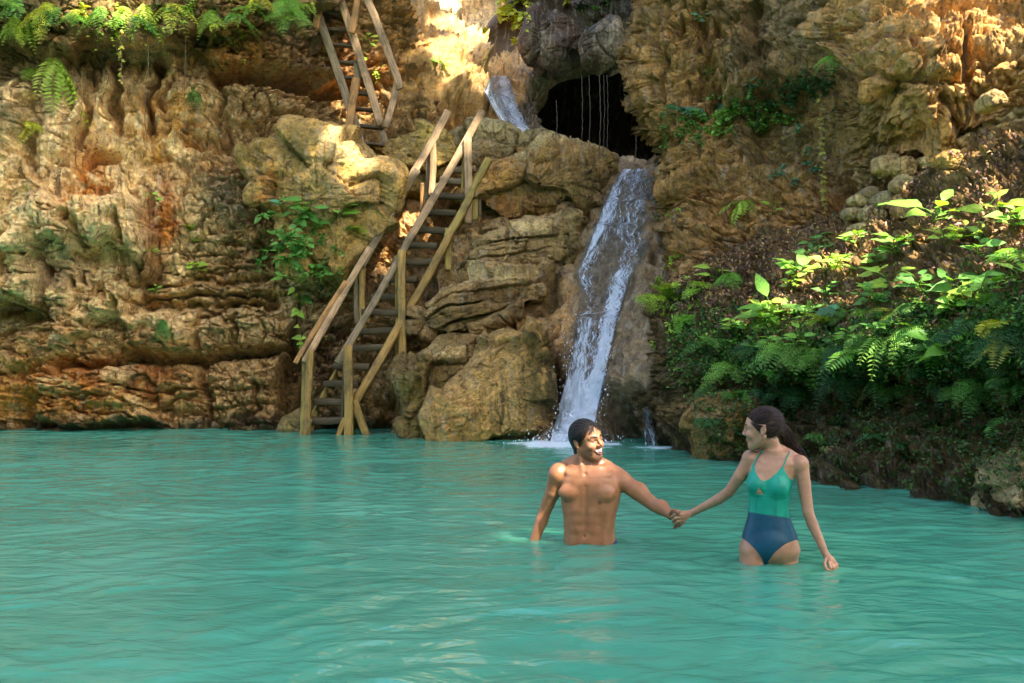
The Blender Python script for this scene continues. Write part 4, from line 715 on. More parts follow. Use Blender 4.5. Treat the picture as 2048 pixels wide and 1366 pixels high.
for i, (y, x0, x1) in enumerate([(287, 722, 772), (252, 714, 768), (218, 706, 752), (186, 698, 742), (155, 690, 730), (125, 676, 718), (90, 664, 708), (59, 652, 698), (26, 640, 690), (-8, 628, 678), (-40, 616, 668)]):
    UB('rung', (x0, y), (x1, y + 4), .15, .045, 'dark' if i < 9 else 'grey', 120 + i, (0, 1, 0), dy=.02)
lap('wood')
# ------------------------------------------------------------------ plants
LT = np.array([0, .12, .32, .58, .82, 1.0])
PROF = {'ovate': np.array([.06, .62, 1, .86, .42, .0]), 'lance': np.array([.1, .7, 1, .8, .4, .0]), 'round': np.array([.15, .85, 1, .95, .62, .05]), 'heart': np.array([.35, 1.0, 1, .72, .32, .0])}
def leaves(mb, pos, axis, nrm, L, W, col, prof='ovate', droop=.25, fold=.22):
    pos, axis, nrm = [np.atleast_2d(np.asarray(a, float)) for a in (pos, axis, nrm)]; m = len(pos)
    axis = unit(axis); side = unit(np.cross(nrm, axis)); nrm = np.cross(axis, side)
    L, W, droop = [np.broadcast_to(np.asarray(a, float), (m,)) for a in (L, W, droop)]
    w = PROF[prof]; t = np.repeat(LT, 3); s = np.tile([-1, 0, 1], 6); ww = np.repeat(w, 3)
    wavy = np.sin(t * 9 + s) * .03
    v = pos[:, None] + axis[:, None] * (L[:, None] * t)[..., None] + side[:, None] * (W[:, None] * .5 * (ww * s))[..., None] + nrm[:, None] * ((-droop * L)[:, None] * t ** 2 + fold * W[:, None] * .5 * ww * np.abs(s) + L[:, None] * wavy)[..., None]
    f = np.concatenate([[(3 * i, 3 * i + 1, 3 * i + 4, 3 * i + 3), (3 * i + 1, 3 * i + 2, 3 * i + 5, 3 * i + 4)] for i in range(5)])
    col = np.broadcast_to(np.asarray(col, float), (m, 3)); cc = np.repeat(col, 18, 0) * np.tile(np.where(s == 0, 1.18, 1.0), m)[:, None]
    mb.add(v.reshape(-1, 3), (f[None] + 18 * np.arange(m)[:, None, None]).reshape(-1, 4), cc)
def chips(mb, pos, axis, nrm, L, W, col, curl=.25):
    """small leaflets: bent four-sided blades"""
    axis = unit(axis); side = unit(np.cross(nrm, axis)); nrm = np.cross(axis, side); m = len(pos)
    L, W = [np.broadcast_to(np.asarray(a, float), (m,))[:, None] for a in (L, W)]
    v = np.stack([pos, pos + axis * L * .5 + side * W * .5 + nrm * L * curl * .4, pos + axis * L - nrm * L * curl * .5, pos + axis * L * .5 - side * W * .5 + nrm * L * curl * .4], 1)
    mb.add(v.reshape(-1, 3), np.arange(4 * m).reshape(m, 4), np.repeat(np.broadcast_to(np.asarray(col, float), (m, 3)), 4, 0))
def frond(mb, base, d, up, L, col, lacy=True, droop=.5, width=.3, n=16, r=None):
    r = r or RNG; d = unit(d); up = unit(np.asarray(up) - d * (np.asarray(up) @ d)); t = np.linspace(0, 1, 12); side0 = np.cross(up, d)
    sway = r.normal() * .12; sag = np.array([0, 0, -1.])
    pts = base + d * (L * t)[:, None] + sag * (droop * L * t ** 2)[:, None] + side0 * (sway * L * t ** 2)[:, None]
    tube(mb, pts, np.linspace(.006, .002, 12) * max(.5, L), np.array(col) * (.75, .6, .4), 4)
    q = np.linspace(.1, .985, n); i = np.clip((q * 11).astype(int), 0, 10); fr = (q * 11 - i)[:, None]; P = pts[i] * (1 - fr) + pts[i + 1] * fr; T = unit(pts[i + 1] - pts[i]); S = unit(np.cross(up, T)); Nn = np.cross(T, S)
    ln = width * L * np.sin(np.pi * np.clip(q * .86 + .12, 0, 1)) ** .8 + .01
    for sg in (-1, 1):
        ax = unit(S * sg + T * .38 - Nn * .12 + r.normal(size=(n, 3)) * .10); cj = np.asarray(col) * r.uniform(.75, 1.25, (n, 1))
        if not lacy: chips(mb, P, ax, Nn + 0 * P, ln, ln * .24 + .003, cj, .2); continue
        k = 5
        for j in range(k):
            u = (j + .4) / k; pp = P + ax * (ln * u)[:, None]
            for s2 in (-1, 1):
                a2 = unit(ax * .5 + np.cross(Nn, ax) * s2 + r.normal(size=(n, 3)) * .12); l2 = ln * .27 * (1 - .5 * u) + .003; chips(mb, pp, a2, Nn + r.normal(size=(n, 3)) * .3, l2, l2 * .5, cj * r.uniform(.9, 1.1, (n, 1)), .2)
    return pts
G = {'bright': (.22, .44, .06), 'yellow': (.46, .50, .05), 'mid': (.12, .29, .05), 'dark': (.050, .15, .038), 'blue': (.11, .29, .15), 'lime': (.34, .50, .06), 'gold': (.38, .37, .06)}
def tint(r, c, n=1, s=.18): return np.clip(np.array(G[c] if isinstance(c, str) else c)[None] * np.exp(r.normal(size=(n, 1)) * s) * np.exp(r.normal(size=(n, 3)) * .05), 0, .8)
PLANT_N = [0]
def anchor(px, py):
    h = hit(px, py)
    if h is None or h[2].split('.')[0] in ('pool_water', 'water_sheet', 'pool_bed'):
        for dx, dy in ((0, -14), (14, 0), (-14, 0), (0, 14), (0, -30), (30, 0), (-30, 0)):
            h = hit(px + dx, py + dy)
            if h is not None and h[2].split('.')[0] not in ('pool_water', 'water_sheet', 'pool_bed'): break
    return h[0], h[1]
def pxm(Y): return F / Y                                                   # photo pixels per metre there
def fern(px, py, size, nf, tone, label, lacy=True, droop=.55, down=False, group=None, width=.30, spread=1.0, cat='fern', n=None):
    PLANT_N[0] += 1; r = np.random.default_rng(4000 + PLANT_N[0]); p, nr = anchor(px, py); L = size / pxm(p[1]); p = p - nr * .01
    th = thing('fern', label, cat, tuple(p), group)
    out = unit(nr * .8 + np.array([0, -.35, 0])); up0 = np.array([0, 0, 1.])
    side = unit(np.cross(out, up0) + 1e-6)
    for k in range(nf):
        a = (k + .5 + r.uniform(-.35, .35)) / nf * 2 - 1; el = r.uniform(-.1, .55) if not down else r.uniform(-1.1, -.3)
        d = unit(out * (1 - .5 * abs(a)) + side * a * 1.25 * spread + up0 * el); mb = MB()
        frond(mb, p, d, up0 + out * .3, L * r.uniform(.65, 1.05), tint(r, tone)[0], lacy, droop * r.uniform(.6, 1.3), width, n or (15 if L > .3 else 11), r)
        mb.put('frond', M['fern'], th)
    return th
def broadleaf(px, py, size, nl, leafpx, tone, label, prof='ovate', group=None, stems=1, lean=(0, 0, 0), wl=.5, single=True, cat='plant', rise=.8):
    """a stem with leaves set around it; each big leaf a mesh of its own"""
    PLANT_N[0] += 1; r = np.random.default_rng(6000 + PLANT_N[0]); p, nr = anchor(px, py); k = pxm(p[1]); Hh, Ll = size / k, leafpx / k; p = p - nr * .01
    th = thing('leafy_plant', label, cat, tuple(p), group); fol = MB(); per = max(1, nl // stems)
    for s in range(stems):
        top = p + Hh * rise * unit(np.array([r.normal() * .45, -.35 + r.normal() * .2, 1.]) + nr * .55 + np.array(lean)) * r.uniform(.7, 1.1); sp = spline([p, (p + top) / 2 + nr * Hh * .12, top], 9); sm = MB(); tube(sm, sp, np.linspace(.011, .005, 9) * max(.5, min(1.4, Hh * 2)), tint(r, 'mid')[0] * (1, .7, .7), 5); sm.put('stem', M['leaf'], th)
        for j in range(per):
            u = (.25 + .75 * (j + .6) / per); b = sp[int(u * 8)]; az = j * 2.4 + r.uniform(-.4, .4) + s; d = unit(np.array([math.cos(az), math.sin(az) * .8 - .3, .12 + .35 * u + r.normal() * .18])); l = Ll * r.uniform(.65, 1.1)
            mb = MB() if single else fol; pe = b + d * l * .35; tube(mb, spline([b, (b + pe) / 2 + (0, 0, .02 * l), pe], 4), .0035, tint(r, 'bright')[0], 3)
            leaves(mb, [pe], [d - np.array([0, 0, .15])], [np.array([0, -.62, .85]) + r.normal(size=3) * .25], l, l * wl * r.uniform(.85, 1.15), tint(r, tone), prof, .22)
            if single: mb.put('leaf', M['leaf'], th)
    if not single: fol.put('foliage', M['leaf'], th)
    return th
def clump(px, py, w, h, n, leafpx, tone, label, group=None, cat='shrub', prof=None, name='shrub', hang=.4, only=None):
    """a mass of small leaves over a patch of rock"""
    PLANT_N[0] += 1; r = np.random.default_rng(8000 + PLANT_N[0]); p, nr = anchor(px, py); th = thing(name, label, cat, tuple(p), group); k = pxm(p[1]); mb = MB(); st = MB()
    nb = max(6, n // 14)
    for b in range(nb):
        x, y = px + r.normal() * w * .4, py + r.normal() * h * .4; hh = hit(x, y)
        if hh is None or hh[2].split('.')[0] in ('pool_water', 'water_sheet', 'pool_bed') or abs(hh[0][1] - p[1]) > 1.2: continue
        q, nq = hh[0], hh[1]; ln = r.uniform(1.2, 3.2) * leafpx / k; d = unit(nq + np.array([r.normal() * .6, -.2, r.normal() * .5 + .2])); tw = spline([q, q + d * ln * .6, q + d * ln + np.array([0, 0, -hang * ln])], 7); tube(st, tw, .003, (.12, .09, .04), 3)
        m = max(4, n // nb); i = r.integers(1, 7, m); pos = tw[i]; az = r.uniform(0, 6.28, m); ax = unit(np.stack([np.cos(az), -.5 + np.sin(az) * .7, r.normal(size=m) * .5 - .15], 1)); L = leafpx / k * r.uniform(.5, 1.1, m)
        nn = unit(np.stack([r.normal(size=m) * .4, -.5 + r.normal(size=m) * .3, np.ones(m)], 1))
        if prof: leaves(mb, pos, ax, nn, L, L * .7, tint(r, tone, m), prof, .2)
        else: chips(mb, pos, ax, nn, L, L * .6, tint(r, tone, m, .28))
    if mb.n: mb.put('foliage', M['leaf'], th)
    if st.n: st.put('stem', M['bark'], th)
    return th
def vine(pts, leafpx, n, tone, label, cat='vine', leaf=True, rad=.006, group=None, name='vine', wood=(.16, .10, .045)):
    """a strand hanging freely in front of the rock"""
    PLANT_N[0] += 1; r = np.random.default_rng(9000 + PLANT_N[0]); hs = [hit(x, y) for x, y in pts]; Y = min(h[0][1] for h in hs if h is not None) - .06; q = spline([at(x, y, Y) for x, y in pts], 26); k = pxm(Y)
    th = thing(name, label, cat, tuple(q[0]), group); mb = MB(); tube(mb, q + r.normal(size=q.shape) * .004, rad, wood, 5); mb.put('stem', M['bark'], th)
    if leaf:
        mb = MB(); i = r.integers(0, 26, n); az = r.uniform(0, 6.28, n); ax = np.stack([np.cos(az), -.4 + .5 * np.sin(az), r.normal(size=n) * .3 - .3], 1); L = leafpx / k * r.uniform(.6, 1.2, n)
        leaves(mb, q[i], ax, np.stack([r.normal(size=n) * .3, -np.ones(n), np.ones(n) * .6], 1), L, L * .7, tint(r, tone, n), 'heart', .2); mb.put('foliage', M['leaf'], th)
    return th
TOPG = 'ferns and herbs hanging from the top of the left cliff'
for a in [(28, 30, 55, 4, 'lime', 'small drooping fern in the top left picture corner'), (92, 4, 75, 4, 'yellow', 'yellow-green fern hanging at the top left beside the moss mound'), (72, 40, 55, 3, 'lime', 'bright fern hanging just above the curled moss mound'), (150, 24, 55, 3, 'bright', 'fern right of the curled moss mound at the top of the left cliff'),
          (30, -6, 60, 4, 'mid', 'dark fern touching the top edge in the left corner'), (232, 22, 70, 5, 'bright', 'bushy fern left of middle under the lip of the left cliff'), (292, 8, 70, 4, 'lime', 'long light fern hanging from the lip of the left cliff'), (335, 14, 50, 3, 'mid', 'short fern beside the long light fern on the cliff lip'),
          (425, 22, 50, 4, 'lime', 'yellowish fern at the top edge above the dark rock crack'), (505, 10, 55, 4, 'bright', 'fern at the top edge midway between crack and upper ladder'), (575, -8, 75, 6, 'bright', 'wide bright fern spreading left of the upper ladder top')]:
    fern(*a[:3], a[3] + 2, *a[4:], down=True, group=TOPG, droop=.4, width=.26, spread=1.1, lacy=a[2] % 2 == 1, n=13)
fern(112, 112, 120, 6, 'lime', 'longest hanging fern on the left cliff below the moss mound', down=True, droop=.5, width=.24, spread=1.0, lacy=False, n=16); fern(66, 135, 50, 3, 'lime', 'two-lobed small fern left of the longest hanging fern', down=True, width=.4, spread=.5); fern(68, 248, 66, 6, 'yellow', 'yellow-green fern halfway down the left cliff edge', down=True, width=.28, lacy=False, n=13)
clump(240, 45, 120, 40, 420, 9, 'lime', 'tangled small-leaved herb draping the cliff lip at the top left', hang=1.2, name='herb', cat='herb'); clump(420, 30, 90, 50, 160, 9, 'lime', 'loose leafy sprigs under the cliff lip near the dark crack', name='herb', cat='herb'); clump(470, 70, 40, 60, 60, 10, 'yellow', 'yellow sprigs hanging right of the lip above the crack', name='herb', cat='herb')
vine([(240, 60), (243, 110), (241, 165)], 8, 26, 'gold', 'thin hanging vine with tiny yellow leaves on the left cliff'); vine([(295, 60), (297, 130), (290, 200), (294, 300)], 5, 4, 'mid', 'bare thin root hanging over the pale drapery rock', leaf=False, rad=.005); vine([(371, 70), (370, 140), (368, 205)], 5, 2, 'mid', 'short bare root hanging left of the dark rock crack', leaf=False, rad=.004)
broadleaf(378, 505, 78, 24, 25, 'lime', 'round-leaved yellow-green plant growing on the bare left cliff', prof='round', stems=3, wl=.9); broadleaf(388, 550, 40, 9, 20, 'lime', 'small round-leaved sprig below the yellow-green plant', prof='round', stems=2, wl=.8); broadleaf(303, 510, 22, 6, 16, 'bright', 'tiny sprig left of the yellow-green round-leaved plant', wl=.5); broadleaf(307, 590, 26, 7, 16, 'bright', 'small star-shaped plant on the left cliff strata'); broadleaf(348, 550, 18, 5, 11, 'lime', 'tiny seedling between the star-shaped plant and the small sprig'); fern(325, 640, 34, 4, 'mid', 'tufted small fern under the star-shaped plant', down=True); broadleaf(318, 405, 34, 6, 16, 'lime', 'thin sprig on the orange streak of the left cliff', stems=2, wl=.7); fern(384, 175, 44, 3, 'mid', 'dark narrow fern on the flutes left of the rock crack', down=True, lacy=False)
BG = 'leafy plants draping the left side of the yellowish boulder'
broadleaf(612, 440, 62, 13, 46, 'mid', 'big-leaved plant sprawling over the face of the yellowish boulder', stems=3, prof='ovate', wl=.55, group=BG); broadleaf(575, 425, 46, 9, 30, 'blue', 'bluish-green plant at the upper left of the boulder', stems=2, group=BG); clump(590, 490, 60, 90, 300, 20, 'mid', 'thick curtain of leaves hanging left of the boulder', prof='ovate', group=BG); broadleaf(592, 560, 46, 9, 28, 'bright', 'leafy sprig at the lower end of the leaf curtain', stems=2, group=BG); broadleaf(672, 440, 46, 6, 40, 'bright', 'pale large-leaved sprig right of the big-leaved plant', stems=1, group=BG)
clump(655, 470, 60, 70, 200, 10, 'mid', 'fine herb between the boulder and the left handrail', group=BG); fern(712, 460, 44, 4, 'lime', 'light small fern beside the left handrail'); vine([(588, 570), (596, 620), (600, 660), (610, 700)], 18, 9, 'lime', 'single vine with a few pale leaves hanging beside the dark slot')
broadleaf(885, 140, 30, 9, 22, 'bright', 'small leafy plant on the gorge rock left of the cascade', stems=2); broadleaf(740, 90, 30, 8, 18, 'lime', 'little plant growing behind the upper ladder', stems=2); clump(750, 110, 60, 60, 90, 9, 'lime', 'sparse herb on the mossy rock right of the upper ladder', name='herb', cat='herb'); clump(1005, 20, 95, 80, 700, 16, 'yellow', 'sunlit yellow-green shrub at the top of the gorge', prof='ovate'); clump(1175, 30, 40, 60, 160, 8, 'mid', 'mossy tuft hanging beside the boulders in the gorge', name='moss_tuft', cat='moss')
vine([(1050, 10), (1056, 30), (1052, 60)], 8, 10, 'yellow', 'short sunlit vine beside the dark boulder in the gorge')
for i, (x, y0, y1) in enumerate([(1163, 150, 300), (1178, 150, 310), (1199, 150, 320), (1207, 150, 312), (1214, 150, 318), (1112, 200, 285), (1270, 250, 332)]):
    vine([(x, y0), (x + 2, (y0 + y1) / 2), (x - 1, y1)], 5, 1, 'mid', ['thin root hanging at the left of the cave mouth', 'second thin root hanging in the cave mouth', 'thickest pale root in the middle of the cave mouth', 'root just right of the thickest one in the cave', 'rightmost root of the close trio in the cave mouth', 'short root hanging far left below the dark boulder', 'root against the tan pillar at the right cave edge'][i], 'root', False, (.007 if i == 2 else .0045), 'roots hanging over the dark cave', 'hanging_root', (.11, .085, .05))
LG = 'plants on the ledge of the right wall'
fern(1362, 222, 62, 5, 'blue', 'blue-green fern at the left end of the right wall ledge', group=LG, lacy=False, width=.42); fern(1445, 208, 48, 4, 'blue', 'small blue-green fern beside the stacked grey rock column', group=LG, lacy=False, width=.36); broadleaf(1418, 165, 40, 7, 26, 'mid', 'thin palm-like herb left of the grey rock column', group=LG, wl=.25); broadleaf(1497, 178, 26, 4, 18, (.28, .42, .42), 'pale bluish leaf pair above the ledge creeper', group=LG, wl=.8); broadleaf(1390, 45, 30, 6, 20, 'blue', 'small bright sprig high on the tan pillar', wl=.7); fern(1662, 110, 46, 6, 'bright', 'fern tucked under the left edge of the sunlit overhang', group=LG)
for i, (x, y, w, h, n, t, lb) in enumerate([(1370, 255, 70, 50, 380, 'mid', 'leafy mat under the blue-green fern on the ledge'), (1440, 245, 80, 60, 420, 'bright', 'bright leafy mat in the middle of the ledge'), (1510, 215, 80, 50, 420, 'mid', 'leafy mat right of the grey rock column'), (1570, 185, 90, 50, 520, 'dark', 'dark creeper hanging from the ledge below the grey wall'), (1630, 160, 70, 44, 420, 'dark', 'dark creeper at the right end of the ledge'), (1540, 235, 60, 30, 220, 'bright', 'fringe of light leaves hanging below the ledge creeper')]):
    clump(x, y, w, h, n, 11, t, lb, LG, 'creeper', name='creeper')
vine([(1640, 190), (1643, 270), (1646, 350), (1650, 425)], 9, 60, 'gold', 'long vine with tiny yellow leaves hanging in front of the dark recess', wood=(.3, .2, .05)); clump(1600, 310, 40, 70, 120, 10, 'blue', 'bluish herb on the rubble in the dark recess', name='herb', cat='herb'); fern(1484, 402, 52, 4, 'lime', 'lime fern on the middle of the brown right wall', lacy=False); clump(1335, 430, 26, 40, 70, 9, 'lime', 'small bright sprig at the right edge of the fall', name='herb', cat='herb'); clump(1345, 515, 24, 24, 60, 10, 'lime', 'sprig on the wall right of the waterfall edge', name='herb', cat='herb'); clump(1555, 355, 40, 30, 70, 10, 'blue', 'shaded sprig on the brown wall below the creeper', name='herb', cat='herb')
# ---- the bank
KG = 'broad-leaved plants on the leaf-strewn bank'
broadleaf(1878, 742, 120, 14, 66, 'bright', 'large-leaved plant leaning out over the undercut bank', stems=2, wl=.52, lean=(0, -.35, .15), group=KG); broadleaf(1905, 600, 84, 12, 50, 'mid', 'upright leafy plant above the large-leaved one', stems=2, wl=.5, group=KG); broadleaf(1868, 452, 60, 9, 78, 'bright', 'plant with very wide leaves high on the right slope', stems=2, wl=.42, group=KG, rise=.7); broadleaf(2010, 440, 70, 9, 56, 'lime', 'light green plant at the right edge of the slope', stems=2, wl=.4, group=KG); broadleaf(2030, 560, 70, 6, 74, 'mid', 'dark wide-leaved plant cut by the right picture edge', stems=1, wl=.5, group=KG)
broadleaf(1600, 560, 64, 14, 34, 'bright', 'cluster of rounded leaves on the litter right of the fall', stems=3, prof='heart', wl=.7, group=KG); broadleaf(1560, 640, 56, 7, 66, 'bright', 'single plant with one long pale leaf over the litter', stems=1, wl=.42, group=KG); broadleaf(1650, 548, 56, 12, 32, 'lime', 'yellow-green leafy plant near the foot of the brown wall', stems=2, prof='heart', wl=.6, group=KG); broadleaf(1640, 500, 44, 10, 26, 'mid', 'bushy small plant at the foot of the hanging vine', stems=3, group=KG); broadleaf(1432, 570, 46, 5, 46, 'lime', 'plant with one upright pale blade near the waterfall', stems=1, wl=.4, lean=(0, 0, .5), group=KG); broadleaf(1690, 640, 44, 7, 42, 'blue', 'bluish broad-leaved plant in the middle of the bank', stems=1, wl=.6, group=KG); broadleaf(1740, 610, 44, 8, 34, 'mid', 'dark leafy plant right of the bluish one on the bank', stems=2, wl=.55, group=KG)
broadleaf(1800, 500, 44, 8, 34, 'bright', 'small plant among stones on the upper slope', stems=2, wl=.5, group=KG); broadleaf(1960, 520, 56, 9, 40, 'mid', 'green plant between the slope stones and the right edge', stems=2, wl=.5, group=KG); broadleaf(1770, 560, 40, 7, 30, 'lime', 'light plant left of the upright leafy one', stems=2, wl=.5, group=KG); broadleaf(1510, 700, 44, 9, 26, 'mid', 'leafy sprig on the brow above the woman', stems=2, wl=.6, group=KG); broadleaf(1920, 480, 34, 6, 26, 'yellow', 'yellowing seedling on the upper right slope', stems=1, wl=.6, group=KG); broadleaf(1545, 430, 36, 7, 20, 'lime', 'yellow-green sprig at the foot of the brown wall', stems=2, group=KG)
fern(1338, 598, 84, 9, 'lime', 'big bright maidenhair fern beside the waterfall', droop=.7, width=.36); fern(1378, 640, 76, 7, 'bright', 'second maidenhair fern hanging below the big bright one', droop=.9, width=.34); fern(1405, 570, 62, 6, 'lime', 'yellow-green fern on the litter behind the maidenhair', width=.34); fern(1460, 545, 46, 5, 'bright', 'small fern at the wall foot right of the upright blade', width=.34); clump(1340, 610, 70, 60, 420, 9, 'lime', 'dense maidenhair foliage spilling toward the fall', name='maidenhair', cat='fern')
fern(2010, 650, 92, 6, 'yellow', 'yellow fern arching at the right picture edge', lacy=False, width=.34, n=22); fern(2030, 690, 130, 6, 'gold', 'long golden fern drooping at the right picture edge', lacy=False, droop=1.1, width=.26, n=26); fern(2038, 760, 96, 6, 'mid', 'dark green fern below the golden one at the right edge', lacy=False, droop=.8, width=.3, n=22); fern(2016, 840, 62, 6, 'mid', 'fern low on the right bank above the pale boulder', lacy=False, width=.4); fern(1795, 622, 76, 6, 'yellow', 'upright yellow-green fern left of the large-leaved plant', droop=.3, width=.24); fern(1722, 706, 84, 5, 'bright', 'long fern arching from the brow left of the large-leaved plant', lacy=False, droop=.8); fern(2040, 500, 70, 5, 'bright', 'large drooping fern at the right edge of the slope', lacy=False, width=.34, n=20); fern(1950, 790, 50, 5, 'mid', 'fern on the dark undercut near the right edge', lacy=False)
ORD = ['first', 'second', 'third', 'fourth', 'fifth', 'sixth', 'seventh', 'eighth', 'ninth', 'tenth', 'eleventh', 'twelfth', 'thirteenth', 'fourteenth', 'fifteenth', 'sixteenth', 'seventeenth', 'eighteenth', 'nineteenth', 'twentieth', 'twenty-first', 'twenty-second']
for k in range(14):
    r = np.random.default_rng(1500 + k); fern(14 + 46 * k + r.uniform(-12, 12), r.uniform(-14, 34), r.uniform(44, 76), 5, ['bright', 'lime', 'mid', 'yellow'][k % 4], ORD[k] + ' small fern along the lip of the left cliff, counted from the left', down=True, group=TOPG, droop=.45, width=.26, spread=1.0, lacy=k % 3 == 0, n=12)
rr = np.random.default_rng(77)
for n, x0, x1, fy, words, tones, sz in ((11, 1560, 2050, lambda x: 540 - .16 * (x - 1560), 'leafy seedling in the upper row on the slope, counted from the waterfall', ['bright', 'lime', 'mid'], 46), (13, 1470, 2050, lambda x: 640 - .07 * (x - 1470), 'broad-leaved herb in the row just above the brow, counted from the waterfall', ['bright', 'mid', 'bright', 'lime'], 58), (12, 1440, 2040, lambda x: 706 - .05 * (x - 1440), 'glossy herb right on the brow of the bank, counted from the waterfall', ['mid', 'bright'], 56)):
    for k in range(n):
        x = x0 + (x1 - x0) * (k + rr.uniform(-.3, .3) + .3) / n; z = (.75 + .5 * (x - 1440) / 600) * sz * rr.uniform(.8, 1.25)
        broadleaf(x, fy(x) + rr.normal() * 16, z, int(rr.integers(8, 14)), z * rr.uniform(.38, .66), tones[rr.integers(len(tones))], ORD[k] + ' ' + words, ['ovate', 'heart', 'lance', 'ovate'][rr.integers(4)], 'leafy herbs scattered over the bank', int(rr.integers(1, 4)), wl=rr.uniform(.38, .66), single=False)
for row, (n, x0, x1, fy, size, tones, grp, words) in enumerate([(20, 1420, 2040, lambda x: 700 - .06 * (x - 1420), 84, ['mid', 'bright', 'mid', 'bright', 'dark'], 'ferns along the mossy brow of the bank', 'lacy fern along the mossy brow, counted from the waterfall'),
                                                            (15, 1420, 2030, lambda x: 768 - .02 * (x - 1420), 66, ['mid', 'dark', 'dark', 'mid'], 'ferns hanging in the dark undercut of the bank', 'fern hanging in the undercut, counted from the waterfall'),
                                                            (13, 1500, 2040, lambda x: 640 - .10 * (x - 1500), 56, ['bright', 'lime', 'mid'], 'small ferns growing on the litter slope', 'small fern on the litter slope, counted from the waterfall'),
                                                            (9, 1400, 1990, lambda x: 850 + .03 * (x - 1400), 40, ['dark', 'mid'], 'tiny ferns on the wet rock near the water', 'tiny fern low over the water, counted from the waterfall')]):
    for k in range(n):
        x = x0 + (x1 - x0) * (k + rr.uniform(-.3, .3) + .3) / n; fern(x, fy(x) + rr.normal() * 14, size * rr.uniform(.75, 1.25), 5 if size > 50 else 4, tones[rr.integers(len(tones))], ORD[k] + ' ' + words, group=grp, droop=.75 if row < 2 else .5, lacy=row != 3 and k % 3 != 2, width=.25, n=13)
# ---- what nobody could count: litter and ground cover
def scatter(name, n, region, size, tones, kind, mat, seed, flat=False, cluster=1, spread=.05, lift=.006, only=None):
    r = np.random.default_rng(seed); mb = MB(); P, Nn = [], []; tries = 0
    while len(P) < n and tries < n * 4:
        tries += 1; x, y = region(r); h = hit(x, y)
        if h is None or (only and h[2].split('.')[0] not in only): continue
        P.append(h[0]); Nn.append(h[1])
    P = np.repeat(np.array(P), cluster, 0); Nn = np.repeat(np.array(Nn), cluster, 0); m = len(P); t1 = unit(np.cross(Nn, r.normal(size=(m, 3)))); P = P + t1 * r.normal(size=(m, 1)) * spread + Nn * (lift + (0 if flat else .05) * r.random((m, 1)))
    ti = r.integers(0, len(tones), m); col = np.array([tones[i] for i in range(len(tones))])[ti] * np.exp(r.normal(size=(m, 1)) * .3)
    ax = unit(np.cross(Nn, r.normal(size=(m, 3)))) + (Nn * r.normal(size=(m, 1)) * (.25 if flat else .6)) + np.array([0, -.1, 0 if flat else -.15]); nn = Nn + r.normal(size=(m, 3)) * .35
    s = r.uniform(*size, m); chips(mb, P, ax, nn, s, s * (.42 if flat else .6), np.clip(col, 0, .8), .5 if flat else .3)
    tag(mb.put(name, mat, base=(0, 0, 0)), kind=kind)
def slope_pt(r):
    x = r.uniform(1330, 2060); top = np.interp(x, [1330, 1400, 1500, 1600, 1680, 1780, 1850, 1950, 2060], [565, 535, 485, 450, 425, 400, 335, 275, 235]); bot = np.interp(x, [1330, 1500, 1700, 1900, 2060], [600, 690, 680, 650, 600])
    for _ in range(6):
        y = r.uniform(top, bot)
        if x < 1640 or float(fbm(np.array([[x / 70, y / 40, 0]]), 3, .5, 3)[0]) > -.02 + .3 * r.normal(): break
        x = r.uniform(1330, 2060); top = np.interp(x, [1330, 1400, 1500, 1600, 1680, 1780, 1850, 1950, 2060], [565, 535, 485, 450, 425, 400, 335, 275, 235]); bot = np.interp(x, [1330, 1500, 1700, 1900, 2060], [600, 690, 680, 650, 600])
    return x, y
scatter('leaf_litter', 3600, slope_pt, (.025, .065), [(.20, .085, .05), (.28, .13, .07), (.13, .07, .06), (.34, .19, .08), (.40, .27, .12), (.10, .055, .045), (.42, .24, .05)], 'stuff', M['dead'], 1, True, 2, .04)
def brow_pt(r):
    x = r.uniform(1340, 2060); y = np.interp(x, [1340, 1500, 1700, 1900, 2060], [690, 715, 705, 690, 650]); return x, y + r.normal() * 46 - 8
scatter('undergrowth', 2300, brow_pt, (.02, .055), [(.045, .13, .03), (.08, .20, .035), (.12, .26, .04), (.03, .085, .022), (.18, .30, .05)], 'stuff', M['fern'], 2, False, 9, .05, only=('right_bank', 'boulder', 'right_cliff'))
def under_pt(r): x = r.uniform(1390, 2060); return x, 822 + r.normal() * 75 + .05 * (x - 1390)
scatter('wall_moss', 1300, under_pt, (.018, .05), [(.04, .09, .02), (.06, .12, .025), (.09, .16, .03)], 'stuff', M['fern'], 3, False, 6, .04, only=('right_bank', 'boulder'))
lap('plants')
